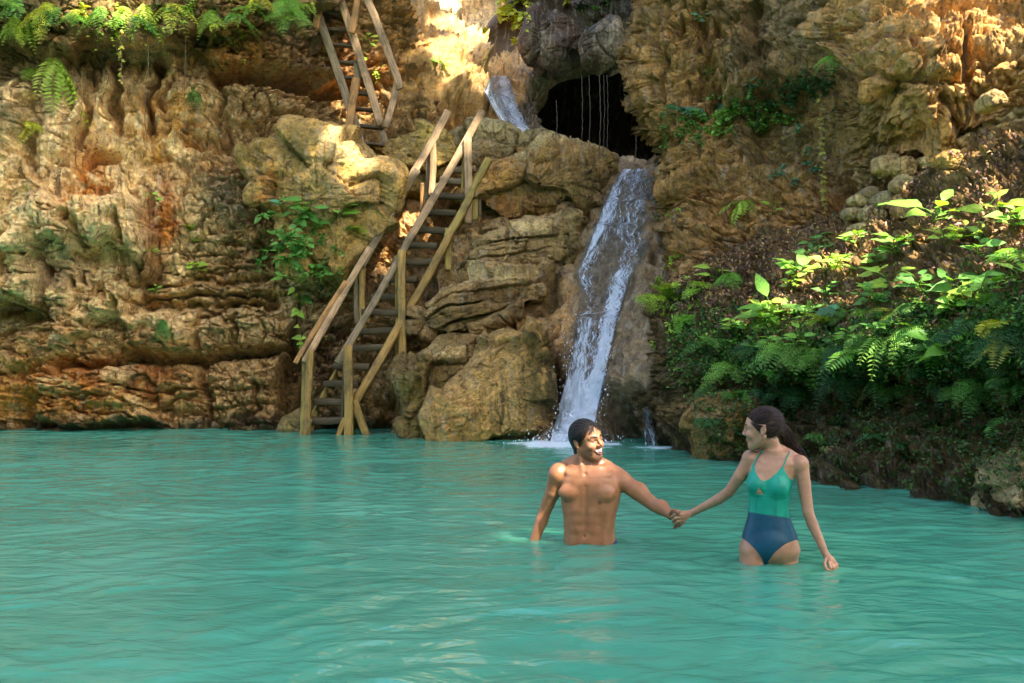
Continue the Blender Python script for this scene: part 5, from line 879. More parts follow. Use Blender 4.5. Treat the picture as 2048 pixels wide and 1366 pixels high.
# ------------------------------------------------------------------ unseen leaves added overhead to shade the gorge, gaps cut for sunlit spots
SUN_AZ, SUN_EL = math.radians(46), math.radians(52)       # from behind the viewer's right shoulder
to_sun = Vector((math.sin(SUN_AZ) * math.cos(SUN_EL), -math.cos(SUN_AZ) * math.cos(SUN_EL), math.sin(SUN_EL)))
def hp(px, py, r): h = hit(px, py); return (h[0], r)
def light_blockers():
    r = np.random.default_rng(21); S = np.array(to_sun)
    lit = [hp(930, 60, .9), hp(905, 120, .75), hp(985, 40, 1.1), hp(1020, 100, .8), hp(1850, 110, .85), hp(1960, 60, .8), hp(1760, 80, .7), hp(1860, 210, .6), hp(1900, 250, .45), hp(1985, 180, .6), (at(1190, 885, 6.42), .32), (at(1190, 940, 6.44), .2), (at(1236, 960, 6.40), .2), (at(1300, 1000, 6.3), .12), (at(1595, 945, 5.83), .19), (at(1610, 1010, 5.76), .13), (at(1588, 1085, 5.8), .13), (at(1590, 890, 5.9), .14), (at(1535, 850, 5.85), .16), hp(700, 300, .4), hp(760, 330, .3), (at(740, 120, 17.6), .6), (at(905, 270, 16.3), .45), hp(1940, 430, .5), hp(1860, 350, .35), hp(1350, 600, .5), hp(1870, 610, .5), hp(1750, 560, .5), hp(1560, 640, .4), hp(1990, 480, .4), hp(120, 120, .4), hp(1795, 370, .4), hp(240, 20, .5)]
    P0 = np.array([p for p, _ in lit]); R0 = np.array([q for _, q in lit])
    n = 5400; cz = r.uniform(22.5, 26, n); c = np.stack([r.uniform(-11, 11, n) + S[0] / S[2] * (cz - 2), r.uniform(-3, 28, n) + S[1] / S[2] * (cz - 2), cz], 1); m = 18
    pos = np.repeat(c, m, 0) + r.normal(size=(n * m, 3)) * np.array([.7, .7, .5]); d = pos[:, None] - P0[None]; off = np.linalg.norm(d - (d * S).sum(-1)[..., None] * S, axis=-1); pos = pos[(off > R0 + .12).all(1)]
    for q in (at(1206, 850, 13.9), at(1214, 868, 13.9), at(1290, 720, 13.6), at(1285, 640, 14.3), at(1285, 560, 14.6)):   # extra leaves added to keep the sun off these spots
        t = r.uniform(22.5, 26, 60); pos = np.concatenate([pos, q + S * ((t - q[2]) / S[2])[:, None] + r.normal(size=(60, 3)) * .28])
    k = len(pos)
    mb = MB(); ax = unit(r.normal(size=(k, 3)) * (1, 1, .4)); nn = unit(r.normal(size=(k, 3)) * .5 + (0, 0, 1)); L = r.uniform(.35, .65, k); chips(mb, pos, ax, nn, L, L * .62, tint(r, 'mid', k, .25))
    tag(mb.put('sun_blocker_foliage', M['light_blockers'], base=(0, 0, 0)), kind='stuff')
    # unseen leaf wall added behind the viewer to block low skylight
    mb = MB(); n = 9000; u = r.uniform(0, 1, n); a = math.pi * (1.02 + .96 * u); rad = 15 + 2.5 * fbm(np.stack([np.cos(a) * 3, np.sin(a) * 3, u], 1), 3, .5, 2) + r.uniform(0, 2, n); z = 9.5 * r.random(n) ** .8 * (1 + .25 * fbm(np.stack([a * 3, a, a], 1), 3, .5, 5))
    pos = np.stack([np.cos(a) * rad, 2 + np.sin(a) * rad, z], 1); chips(mb, pos, unit(r.normal(size=(n, 3))), unit(r.normal(size=(n, 3)) + (0, 0, .6)), .9, .7, tint(r, 'dark', n, .3)); tag(mb.put('sky_blocker_foliage', M['light_blockers'], base=(0, 0, 0)), kind='stuff')
light_blockers(); lap('light_blockers')
# ------------------------------------------------------------------ the two bathers: bodies as one smooth surface each
def smin(a, b, k):
    h = np.maximum(k - np.abs(a - b), 0) / k; return np.minimum(a, b) - h * h * k * .25
def smax(a, b, k): return -smin(-a, -b, k)
class Body:
    def __init__(s): s.pr = []
    def add(s, fn, lo, hi, k=.02, cut=False): s.pr.append((fn, np.asarray(lo, float), np.asarray(hi, float), k, cut)); return s
    def rc(s, a, b, ra, rb=None, k=.02, cut=False):
        a, b = np.asarray(a, float), np.asarray(b, float); rb = ra if rb is None else rb; ab = b - a; L2 = ab @ ab + 1e-12; m = max(ra, rb)
        def fn(p):
            t = np.clip(((p - a) @ ab) / L2, 0, 1); return np.linalg.norm(p - a - t[:, None] * ab, axis=1) - (ra + (rb - ra) * t)
        return s.add(fn, np.minimum(a, b) - m, np.maximum(a, b) + m, k, cut)
    def chain(s, pts, rad, k=.015):
        for i, (a, b, r0, r1) in enumerate(zip(pts[:-1], pts[1:], rad[:-1], rad[1:])): s.rc(a, b, r0, r1, k if i == 0 else min(k, .007))
        return s
    def ell(s, c, r, R=None, k=.02, cut=False):
        c, r = np.asarray(c, float), np.asarray(r, float); R = np.eye(3) if R is None else np.asarray(R, float)   # columns of R: the axes
        def fn(p):
            q = (p - c) @ R; k0 = np.linalg.norm(q / r, axis=1); k1 = np.linalg.norm(q / (r * r), axis=1) + 1e-9; return k0 * (k0 - 1) / k1
        m = r.max(); return s.add(fn, c - m, c + m, k, cut)
    def __call__(s, p, mg=.06):
        d = np.full(len(p), .25)
        for fn, lo, hi, k, cut in s.pr:
            m = ((p > lo - mg - k) & (p < hi + mg + k)).all(1)
            if not m.any(): continue
            v = fn(p[m]); d[m] = smax(d[m], -v, k) if cut else smin(d[m], v, k)
        return d
def polygonise(f, lo, hi, h):
    """surface net of an implicit body, evaluated only near its skin"""
    lo = np.asarray(lo, float); q = 4; nc = np.ceil((np.asarray(hi) - lo) / (h * q)).astype(int) + 1
    ax = [lo[i] + (np.arange(nc[i]) * q + 1.5) * h for i in range(3)]; c = f(np.stack(np.meshgrid(*ax, indexing='ij'), -1).reshape(-1, 3)).reshape(nc)
    n = nc * q; Vv = np.repeat(np.repeat(np.repeat(c, q, 0), q, 1), q, 2).astype(f32)
    near = np.abs(Vv) < h * 9; idx = np.nonzero(near); P = np.stack(idx, 1) * h + lo; out = np.empty(len(P), f32)
    for k in range(0, len(P), 400000): out[k:k + 400000] = f(P[k:k + 400000])
    Vv[idx] = out; S = Vv < 0
    cnt = np.zeros(n - 1, np.int8)
    for a in (0, 1):
        for b in (0, 1):
            for g in (0, 1): cnt += S[a:n[0] - 1 + a, b:n[1] - 1 + b, g:n[2] - 1 + g]
    act = np.nonzero((cnt > 0) & (cnt < 8)); A = np.stack(act, 1); ids = np.full(n - 1, -1, np.int32); ids[act] = np.arange(len(A))
    acc = np.zeros((len(A), 3)); num = np.zeros(len(A))
    cor = [(a, b, g) for a in (0, 1) for b in (0, 1) for g in (0, 1)]
    for c0 in cor:
        for d in range(3):
            if c0[d]: continue
            c1 = list(c0); c1[d] = 1; v0 = Vv[tuple((A + c0).T)].astype(float); v1 = Vv[tuple((A + c1).T)].astype(float); x = (v0 < 0) != (v1 < 0)
            t = np.where(x, v0 / np.where(x, v0 - v1, 1), 0); pt = np.broadcast_to(np.array(c0, float), (len(A), 3)).copy(); pt[:, d] += t; acc[x] += pt[x]; num[x] += 1
    verts = (A + acc / num[:, None]) * h + lo; faces = []
    for d in range(3):
        e1, e2 = [(1, 2), (2, 0), (0, 1)][d]; sl0 = [slice(1, -1)] * 3; sl0[d] = slice(0, n[d] - 1); sl1 = list(sl0); sl1[d] = slice(1, n[d])
        a, b = S[tuple(sl0)], S[tuple(sl1)]; x = np.nonzero(a != b); base = np.stack(x, 1); base[:, e1] += 1; base[:, e2] += 1; flip = a[x]
        def cell(o1, o2):
            k = base.copy(); k[:, e1] -= o1; k[:, e2] -= o2; return ids[tuple(k.T)]
        fq = np.stack([cell(1, 1), cell(0, 1), cell(0, 0), cell(1, 0)], 1); fq[~flip] = fq[~flip][:, ::-1]; faces.append(fq)
    fc = np.concatenate(faces); return verts, fc[(fc >= 0).all(1)]
def rotm(fwd, up):
    f = unit(fwd); u = unit(np.asarray(up) - f * (np.asarray(up) @ f)); return np.stack([np.cross(f, u), f, u], 1)   # columns: side, forward, up
def head(b, c, R, s=1.0, man=True):
    """skull, jaw, nose, mouth, ears; local axes side / forward / up, metres"""
    T = lambda *p: c + R @ (np.array(p) * s); m = 1 if man else 0
    b.ell(T(0, -.016, .036), np.array([.074, .094, .084]) * s, R, .02); b.ell(T(0, .034, .012), np.array([.062, .058, .075]) * s, R, .03)
    b.ell(T(0, .036, -.045), np.array([.052, .052, .060]) * s, R, .03); b.rc(T(0, .064, -.098 + .006 * (1 - m)), T(0, .068, -.092), (.020 if m else .0125) * s, None, .035)
    for x in (-1, 1):
        b.rc(T(x * .054, -.008, -.045), T(x * .020, .064, -.098), (.019 if m else .014) * s, (.017 if m else .013) * s, .025)
        b.rc(T(x * .012, .088, .024), T(x * .046, .070, .024), (.009 if m else .006) * s, .007 * s, .014)
        b.ell(T(x * .040, .066, -.026), np.array([.022, .020, .019]) * s, R, .02); b.ell(T(x * .031, .094, .006), np.array([.017, .013, .010]) * s, R, .014, True); b.ell(T(x * .031, .0755, .005), np.array([.0135, .0115, .0105]) * s, R, .004)
        b.rc(T(x * .016, .090, .0135), T(x * .045, .076, .0115), .0036 * s, .0032 * s, .005)
    b.rc(T(0, .090, .016), T(0, .110 - .006 * (1 - m), -.019), .0070 * s, (.0085 - .001 * (1 - m)) * s, .010); b.rc(T(0, .110 - .006 * (1 - m), -.021), T(0, .098, -.028), .0085 * s, .007 * s, .008)
    for x in (-1, 1): b.ell(T(x * .0125, .0975, -.026), np.array([.008, .011, .0075]) * s, R, .007)
    if man:                                                              # open laugh
        b.ell(T(0, .108, -.062), np.array([.027, .022, .0105]) * s, R, .006, True)
        up = [T(x * .029, .080 + .018 * (1 - abs(x)), -.0535 - .004 * (1 - abs(x)) + .006 * abs(x) ** 2 - .001) for x in (-1, -.5, 0, .5, 1)]; lo_ = [T(x * .029, .080 + .015 * (1 - abs(x) ** 2), -.0745 + .024 * abs(x) ** 2) for x in (-1, -.5, 0, .5, 1)]
        b.chain(up, [.0035 * s, .0045 * s, .005 * s, .0045 * s, .0035 * s], .004); b.chain(lo_, [.0035 * s, .0055 * s, .0065 * s, .0055 * s, .0035 * s], .004)
        for x in (-1, 1): b.rc(T(x * .034, .082, -.032), T(x * .042, .066, -.066), .007 * s, .006 * s, .012)
    else:
        b.rc(T(-.016, .0865, -.055), T(.016, .0865, -.055), .0048 * s, None, .006); b.rc(T(-.014, .086, -.064), T(.014, .086, -.064), .0055 * s, None, .006); b.rc(T(0, .0885, -.056), T(0, .0875, -.064), .005 * s, None, .006)
    for x in (-1, 1):
        b.ell(T(x * .079, -.014, -.002), np.array([.0070, .016, .028]) * s, R @ np.array([[1, 0, 0], [0, .97, -.24], [0, .24, .97]]), .006); b.ell(T(x * .087, -.011, .0), np.array([.0055, .010, .018]) * s, R, .004, True); b.ell(T(x * .080, -.004, -.026), np.array([.005, .008, .009]) * s, R, .004)
def paint_head(v, col, c, R, s, man):
    q = ((v - c) @ R) / s; x, y, z = np.abs(q[:, 0]), q[:, 1], q[:, 2]; near = np.linalg.norm(q, axis=1) < .16
    def mix(m, k):
        m = (np.clip(m, 0, 1) * near)[:, None]; col[:] = col * (1 - m) + np.array(k) * m
    n = fbm(v * 260, 2, .5, 3)
    if man:
        beard = sstep(-.036, -.052, z - .25 * np.maximum(0, .05 - y) * 0) * sstep(-.015, .03, y) * (1 - sstep(.0, .01, np.abs(z + .048) * 0)); mix(.72 * beard * (.75 + .5 * n), (.11, .062, .038))
        mix(.75 * sstep(-.030, -.038, z) * sstep(.080, .088, y) * (1 - sstep(.024, .034, x)), (.11, .062, .038))
    mix(.35 * np.exp(-((x - .042) / .02) ** 2 - ((z + .022) / .018) ** 2) * (y > .04), (.62, .24, .15) if man else (.62, .28, .2))
    lip = (np.exp(-((x / .026) ** 4)) * (y > .076) * ((np.abs(z + .052 - .006 * (x / .029) ** 2) < .0045) | (np.abs(z + .0745 - .022 * (x / .029) ** 2) < .006))) if man else (np.exp(-((x / .02) ** 4)) * (y > .083) * (np.abs(z + .061) < .011)); mix(.8 * lip, (.42, .14, .10))
    if man:
        k_ = (x / .0265) ** 2; zu = -.0525 + .004 * k_; zl = -.0735 + .0225 * k_; ins = (x < .0265) & (y > .060) & (y < .104) & (z < zu) & (z > zl); mix(1.0 * ins, (.10, .02, .02)); mix(1.0 * (ins & (z > zu - .0105)), (.74, .70, .62))
    ex, ez = x - .031, z - .005; eye = (np.hypot(ex / .0125, ez / .0042) < 1) & (y > .07); mix(.9 * eye, (.46, .40, .35)); mix(1.0 * (eye & (np.hypot(ex - .003, ez) < .0060)), (.03, .018, .012))
    mix(.85 * ((np.abs(ez - .0058 + 12 * ex ** 2) < .0034) & (np.abs(ex) < .015) & (y > .065)), (.025, .014, .01)); mix(.62 * ((np.hypot(ex / .020, (ez) / .012) < 1) & (y > .06)), tuple(np.array((.30, .14, .075)) if man else (.40, .21, .13)))
    mix((.97 if man else .9) * ((np.abs(z - .0265 - .004 * np.sin((x - .012) * 80)) < (.0062 if man else .0042)) & (x > .012) & (x < .050) & (y > .055)), (.022, .013, .009))
def skin_mat():
    t = NT('skin'); a = t.attr(); p = t.pos(); n = t.noise(p, 24, 6, .6); n2 = t.noise(p, 240, 3, .6)
    c = t.mix(1.0, a.outputs['Color'], t.ramp(n, [(.3, (.86, .80, .76)), (.7, (1.12, 1.12, 1.1))]), 'MULTIPLY')
    s = t.n('ShaderNodeBsdfPrincipled', {'Base Color': c, 'Roughness': t.ramp(n, [(.35, .30), (.65, .58)]), 'Specular IOR Level': .38, 'Subsurface Weight': .12, 'Subsurface Radius': (.5, .2, .1), 'Subsurface Scale': .02, 'Normal': t.bump(n2, .25, .002)})
    return t.done(s.outputs[0])
def hair_mat(name, c0, c1):
    t = NT(name); g = t.attr('gr').outputs['Vector']; n = t.noise(t.pos((1, .06, 1), g), 300, 5, .7)
    c = t.mix(1.0, t.mix(n, c0, c1), t.ramp(t.noise(t.pos((1, .08, 1), g), 75, 4, .7), [(.36, .35), (.5, .9), (.64, 2.6)]), 'MULTIPLY')
    return t.done(t.n('ShaderNodeBsdfPrincipled', {'Base Color': c, 'Roughness': .36, 'Specular IOR Level': .22, 'Normal': t.bump(n, .9, .006, t.bump(t.noise(t.pos((1, .08, 1), g), 75, 4, .7), 1.0, .02))}).outputs[0])
def cloth_mat(name, col):
    t = NT(name); p = t.pos(); n = t.noise(p, 14, 5, .6); w = t.noise(p, 420, 2)
    return t.done(t.n('ShaderNodeBsdfPrincipled', {'Base Color': t.mix(1.0, col, t.ramp(n, [(.3, .8), (.7, 1.2)]), 'MULTIPLY'), 'Roughness': .5, 'Specular IOR Level': .4, 'Normal': t.bump(w, .3, .001, t.bump(n, .35, .01))}).outputs[0])
M['skin'] = skin_mat(); M['hair_black'] = hair_mat('dark_hair', (.004, .0035, .004), (.018, .013, .012)); M['hair_brown'] = hair_mat('brown_hair', (.008, .0045, .004), (.060, .029, .019)); M['teal'] = cloth_mat('teal_fabric', (.004, .27, .18)); M['navy'] = cloth_mat('navy_fabric', (.002, .058, .100)); M['shorts'] = cloth_mat('blue_fabric', (.01, .05, .11))
def loft(b, rows, Y0, yaw, k=.03, n=2.5, yo=0.0):
    """trunk from traced widths: rows of (row, left, right, half depth) in the picture plane of the body"""
    rows = sorted(rows, key=lambda r: -r[0]); py = np.array([r[0] for r in rows], float); L = np.array([r[1] for r in rows], float); Rr = np.array([r[2] for r in rows], float)
    z = H + (HY - py) / F * Y0; xc = ((L + Rr) / 2 - CX) / F * Y0; a = (Rr - L) / 2 / F * Y0; dp = np.array([r[3] for r in rows], float)
    zz = np.linspace(z[0], z[-1], 200); sm = lambda v: np.convolve(np.pad(np.interp(zz, z, v), 6, 'edge'), np.ones(13) / 13, 'valid'); xs, as_, ds = sm(xc), sm(a), sm(dp)
    cu, su = math.cos(yaw), math.sin(yaw)                                # yaw > 0: the chest turns to picture left
    def fn(p):
        x0, aa, bb = np.interp(p[:, 2], zz, xs), np.interp(p[:, 2], zz, as_), np.interp(p[:, 2], zz, ds); qx, qy = p[:, 0] - x0, p[:, 1] - Y0 - yo; lx, ly = qx * cu - qy * su, qx * su + qy * cu
        ba = np.where(ly > 0, bb * .92, bb); k_ = (np.abs(lx / aa) ** n + np.abs(ly / ba) ** n) ** (1 / n); d = (k_ - 1) * np.minimum(aa, ba); return np.maximum(d, np.maximum(zz[0] - p[:, 2], p[:, 2] - zz[-1]))
    m = as_.max() + .05; b.add(fn, (xs.min() - m, Y0 - m, zz[0]), (xs.max() + m, Y0 + m, zz[-1]), k); fw = np.array([-su, -cu, 0]); return fw
def fingers(b, pts, rads, k=.005):
    for f, r in zip(pts, rads): b.chain(f, [r, r * .96, r * .88, r * .78][:len(f)], k)
def surf(f, px, py, Y0, off=0.004):
    d = unit(at(px, py, 1.0) - np.array([0, 0, H])); t = Y0 - .6
    for _ in range(160):
        p = np.array([0, 0, H]) + d * t; v = f(p[None])[0] - off
        if v < .0004: break
        t += max(v * .7, .0006)
    return p
def build_body(b, lo, hi, name, tone, hd, th, extra=None, h=.003):
    v, fc = polygonise(b, lo, hi, h); col = np.tile(np.array(tone), (len(v), 1)) * (1 + .13 * fbm(v * 7, 4, .55, 2))[:, None]; rd = np.clip(fbm(v * 4.5, 3, .5, 12), 0, 1)[:, None] * .35; col = col * (1 - rd) + col * np.array([1.12, .82, .78]) * rd
    if extra: extra(v, col)
    paint_head(v, col, *hd); put(name, v, fc, M['skin'], th, col); return v
def strands(th, c, R, s, ctr, rad, keys, end, n, seed, r0=.0016):
    """locks of hair combed from the hairline over the skull"""
    r = np.random.default_rng(seed); mb = MB(); K = unit(np.array(keys)); kk = np.linspace(-1, 1, len(K))
    for i in range(n):
        a = r.uniform(-1, 1); d0 = unit(np.array([np.interp(a, kk, K[:, j]) for j in range(3)]) + r.normal(size=3) * .03 - np.array([0, .10, -.06])); d1 = unit(np.array([end[0] * a + r.normal() * .07, end[1], end[2] + r.normal() * .07])); w = math.acos(np.clip(d0 @ d1, -1, 1)); t = np.linspace(0, 1, 16)[:, None]
        d = (np.sin((1 - t) * w) * d0 + np.sin(t * w) * d1) / math.sin(w); lift = 1.006 + .012 * r.random() + .008 * np.sin(t * 3 + a * 9) - .03 * np.exp(-t / .05)
        q = c + ((np.array(ctr) + d * np.array(rad) * lift) * s) @ R.T; tube(mb, q, r0 * np.sin(np.pi * (.12 + .8 * t[:, 0])) + .0004, (1, 1, 1), 4); mb.g[-1] = np.stack([np.repeat(r.uniform(0, 9), 64), np.repeat(t[:, 0], 4), np.zeros(64)], 1)
    return mb
# ---------------- the man
def man():
    Y0 = 6.46; m = lambda x, y, d=0.0: at(x, y, Y0 + d); b = Body(); yaw = math.radians(13)
    fw = loft(b, [(1150, 1124, 1238, .11), (1112, 1127, 1233, .108), (1085, 1128, 1231, .105), (1060, 1128, 1229, .100), (1035, 1127, 1231, .104), (1010, 1123, 1237, .112), (985, 1121, 1242, .118), (962, 1120, 1240, .115), (944, 1128, 1232, .095), (930, 1144, 1214, .070)], Y0, yaw)
    sd = np.array([math.cos(yaw), -math.sin(yaw), 0])
    def bp(x, y, t, ax=1180):
        q = m(ax, y); lx = ((x - ax) / F * Y0 + math.sin(yaw) * t) / math.cos(yaw); return q + sd * lx + fw * t
    for x in (1137, 1204): b.ell(bp(x, 983, .084), (.066, .038, .047), np.stack([sd, -fw, (0, 0, 1)], 1), .022)
    for y in (1019, 1037, 1055):
        for x in (1156, 1181): b.ell(bp(x, y, .084), (.032, .020, .0225), np.stack([sd, -fw, (0, 0, 1)], 1), .032)
    b.ell(bp(1168, 1078, .078), (.06, .03, .045), np.stack([sd, -fw, (0, 0, 1)], 1), .03)
    b.rc(bp(1168, 970, .124), bp(1168, 1060, .116), .007, .006, .02, True); b.ell(bp(1167, 1067, .110), (.007, .014, .009), None, .008, True)
    for x, x2 in ((1143, 1148), (1214, 1206)): b.rc(bp(x, 1022, .062), bp(x2, 1082, .074), .016, .012, .03)
    for x0, x1, y1 in ((1160, 1134, 944), (1177, 1216, 946)): b.rc(bp(x0, 951, .078), bp(x1, y1, .060), .009, .007, .026)
    b.ell(bp(1168, 946, .090), (.012, .012, .012), None, .014, True)
    b.rc(m(1179, 950, .02), m(1174, 900, .01), .064, .058, .03); b.rc(m(1160, 903) + fw * .02, m(1170, 948) + fw * .075, .013, .010, .018); b.rc(m(1190, 915) + fw * .035, m(1175, 948) + fw * .075, .011, .009, .018)
    b.rc(m(1186, 918, .035), m(1238, 946, .02), .040, .034, .035); b.rc(m(1162, 915, .035), m(1118, 938, .04), .038, .034, .035)
    b.ell(m(1114, 948, .03), (.050, .056, .058), None, .03); b.ell(m(1243, 960, -.015), (.056, .056, .054), None, .03)
    b.chain([m(1113, 950, .03), m(1105, 985, .06), m(1090, 1022, .10), m(1083, 1042, .10), m(1068, 1082, .08)], [.050, .047, .039, .040, .029], .02)
    b.chain([m(1245, 962, -.02), m(1278, 986, -.07), m(1308, 1010, -.13), m(1322, 1016, -.16), m(1342, 1030, -.235)], [.054, .050, .040, .041, .027], .02); b.ell(m(1276, 980, -.075), (.055, .04, .045), None, .03); b.ell(m(1321, 1013, -.165), (.045, .036, .038), None, .025)
    # hand that holds hers: palm behind, fingers closing under, thumb over the top
    b.rc(m(1344, 1031, -.235), m(1351, 1036, -.235), .025, .024, .015)
    fingers(b, [[m(1353, 1029, -.23), m(1364, 1033, -.23), m(1370, 1040, -.26), m(1366, 1045, -.30)], [m(1353, 1034, -.23), m(1363, 1040, -.235), m(1366, 1047, -.27), m(1361, 1050, -.30)], [m(1351, 1038, -.23), m(1358, 1046, -.24), m(1359, 1052, -.27), m(1354, 1053, -.295)], [m(1347, 1041, -.23), m(1351, 1050, -.245), m(1351, 1055, -.27), m(1347, 1055, -.29)]], [.0095, .0098, .0092, .008])
    fingers(b, [[m(1341, 1027, -.255), m(1346, 1021, -.31), m(1352, 1022, -.345), m(1357, 1026, -.36)]], [.0110])
    # hand under the water
    b.rc(m(1066, 1090, .07), m(1062, 1112, .05), .026, .030, .015); fingers(b, [[m(1056, 1118, .04), m(1053, 1132, .03), m(1053, 1144, .03)], [m(1060, 1120, .04), m(1058, 1136, .03), m(1058, 1149, .03)], [m(1065, 1120, .05), m(1064, 1135, .04), m(1064, 1147, .04)], [m(1070, 1117, .05), m(1070, 1130, .05), m(1070, 1139, .05)], [m(1056, 1098, .04), m(1048, 1110, .02), m(1046, 1120, .01)]], [.009, .0095, .009, .008, .0105])
    for x in (-1, 1):
        hip = m(1180, 1125) + sd * x * .085; kn = np.array([hip[0] + x * .02, hip[1] - .05, -.50]); b.chain([hip, kn, np.array([kn[0], kn[1] + .06, -.93])], [.088, .056, .040], .03); b.rc((kn[0], kn[1] + .05, -.955), (kn[0] - .02, kn[1] - .11, -.965), .035, .028, .02)
    c = m(1174, 881, -.01); R = rotm((.66, -.75, .03), (-.16, -.03, .98)); s = 1.04; head(b, c, R, s, True)
    th = thing('person', 'shirtless dark-haired man laughing and wading waist-deep in the pool', 'man', (float(m(1180, 1085)[0]), Y0, -.98))
    def ex(v, col):
        for x in (1131, 1199): col[np.linalg.norm(v - (surf(b, x, 1006 if x > 1150 else 1003, Y0, 0)), axis=1) < .012] = (.22, .09, .05)
        q = v - m(1168, 985); hm = np.exp(-(q[:, 0] / .07) ** 2 - (q[:, 2] / .07) ** 2) * ((v - m(1168, 985)) @ fw > .05) * (.5 + .7 * fbm(v * 160, 2, .6, 5)); col[:] = col * (1 - .35 * np.clip(hm, 0, 1)[:, None])
        fo = sstep(.0, .12, v[:, 0] - m(1290, 1000)[0]) * .3; col[:] = col * (1 - fo[:, None] * .4 * (fbm(v * 120, 2, .6, 6) > .1)[:, None])
    build_body(b, (m(1040, 1085)[0], 5.95, -1.02), (m(1372, 1085)[0], 6.80, .90), 'body', (.345, .150, .068), (c, R, s, True), th, ex)
    hs = Body(); T = lambda *p: c + R @ (np.array(p) * s); hs.ell(T(0, -.018, .038), np.array([.083, .104, .093]) * s, R, .02); hs.rc(T(0, -.055, .0), T(0, -.058, -.070), .057 * s, .046 * s, .03)
    hy = [-.14, -.05, -.036, -.030, .006, .012, .022, .030, .045, .062, .075, .10]; hz = [-.115, -.112, -.075, .028, .032, .002, .004, .040, .070, .084, .084, .088]
    def hf(p):
        q = ((p - c) @ R) / s; d = hs(p); g = np.interp(q[:, 1], hy, hz) - q[:, 2]; d = d + .0065 * np.exp(-np.maximum(-g, 0) / .011); rip = .0016 * np.sin(q[:, 0] * 420 + 3 * np.sin(q[:, 1] * 30)) * sstep(.012, .035, -g); return smax(d + rip, g * s * .8, .008)
    v, fc = polygonise(hf, c - .19, c + .19, .0035); q = (v - c) @ R; hair = put('hair', v, fc, M['hair_black'], th, vec=np.stack([q[:, 0] + .5 * q[:, 2], q[:, 1], q[:, 2]], 1))
    strands(th, c, R, s, (0, -.018, .038), (.083, .104, .093), [(-.9, -.1, -.15), (-.78, .46, .02), (-.45, .78, .38), (0, .894, .49), (.45, .78, .38), (.78, .46, .02), (.9, -.1, -.15)], (.55, -.80, -.75), 210, 31).put('hair_strands', M['hair_black'], hair)
    def sf(p): return np.maximum(b(p) - .007, np.maximum(p[:, 2] + .016 - .42 * np.clip(p[:, 0] - m(1204, 1085)[0], 0, .1), -.3 - p[:, 2]))
    v, fc = polygonise(sf, (m(1110, 1085)[0], Y0 - .3, -.32), (m(1250, 1085)[0], Y0 + .3, .06), .006); put('swim_shorts', v, fc, M['shorts'], th)
man(); lap('man')
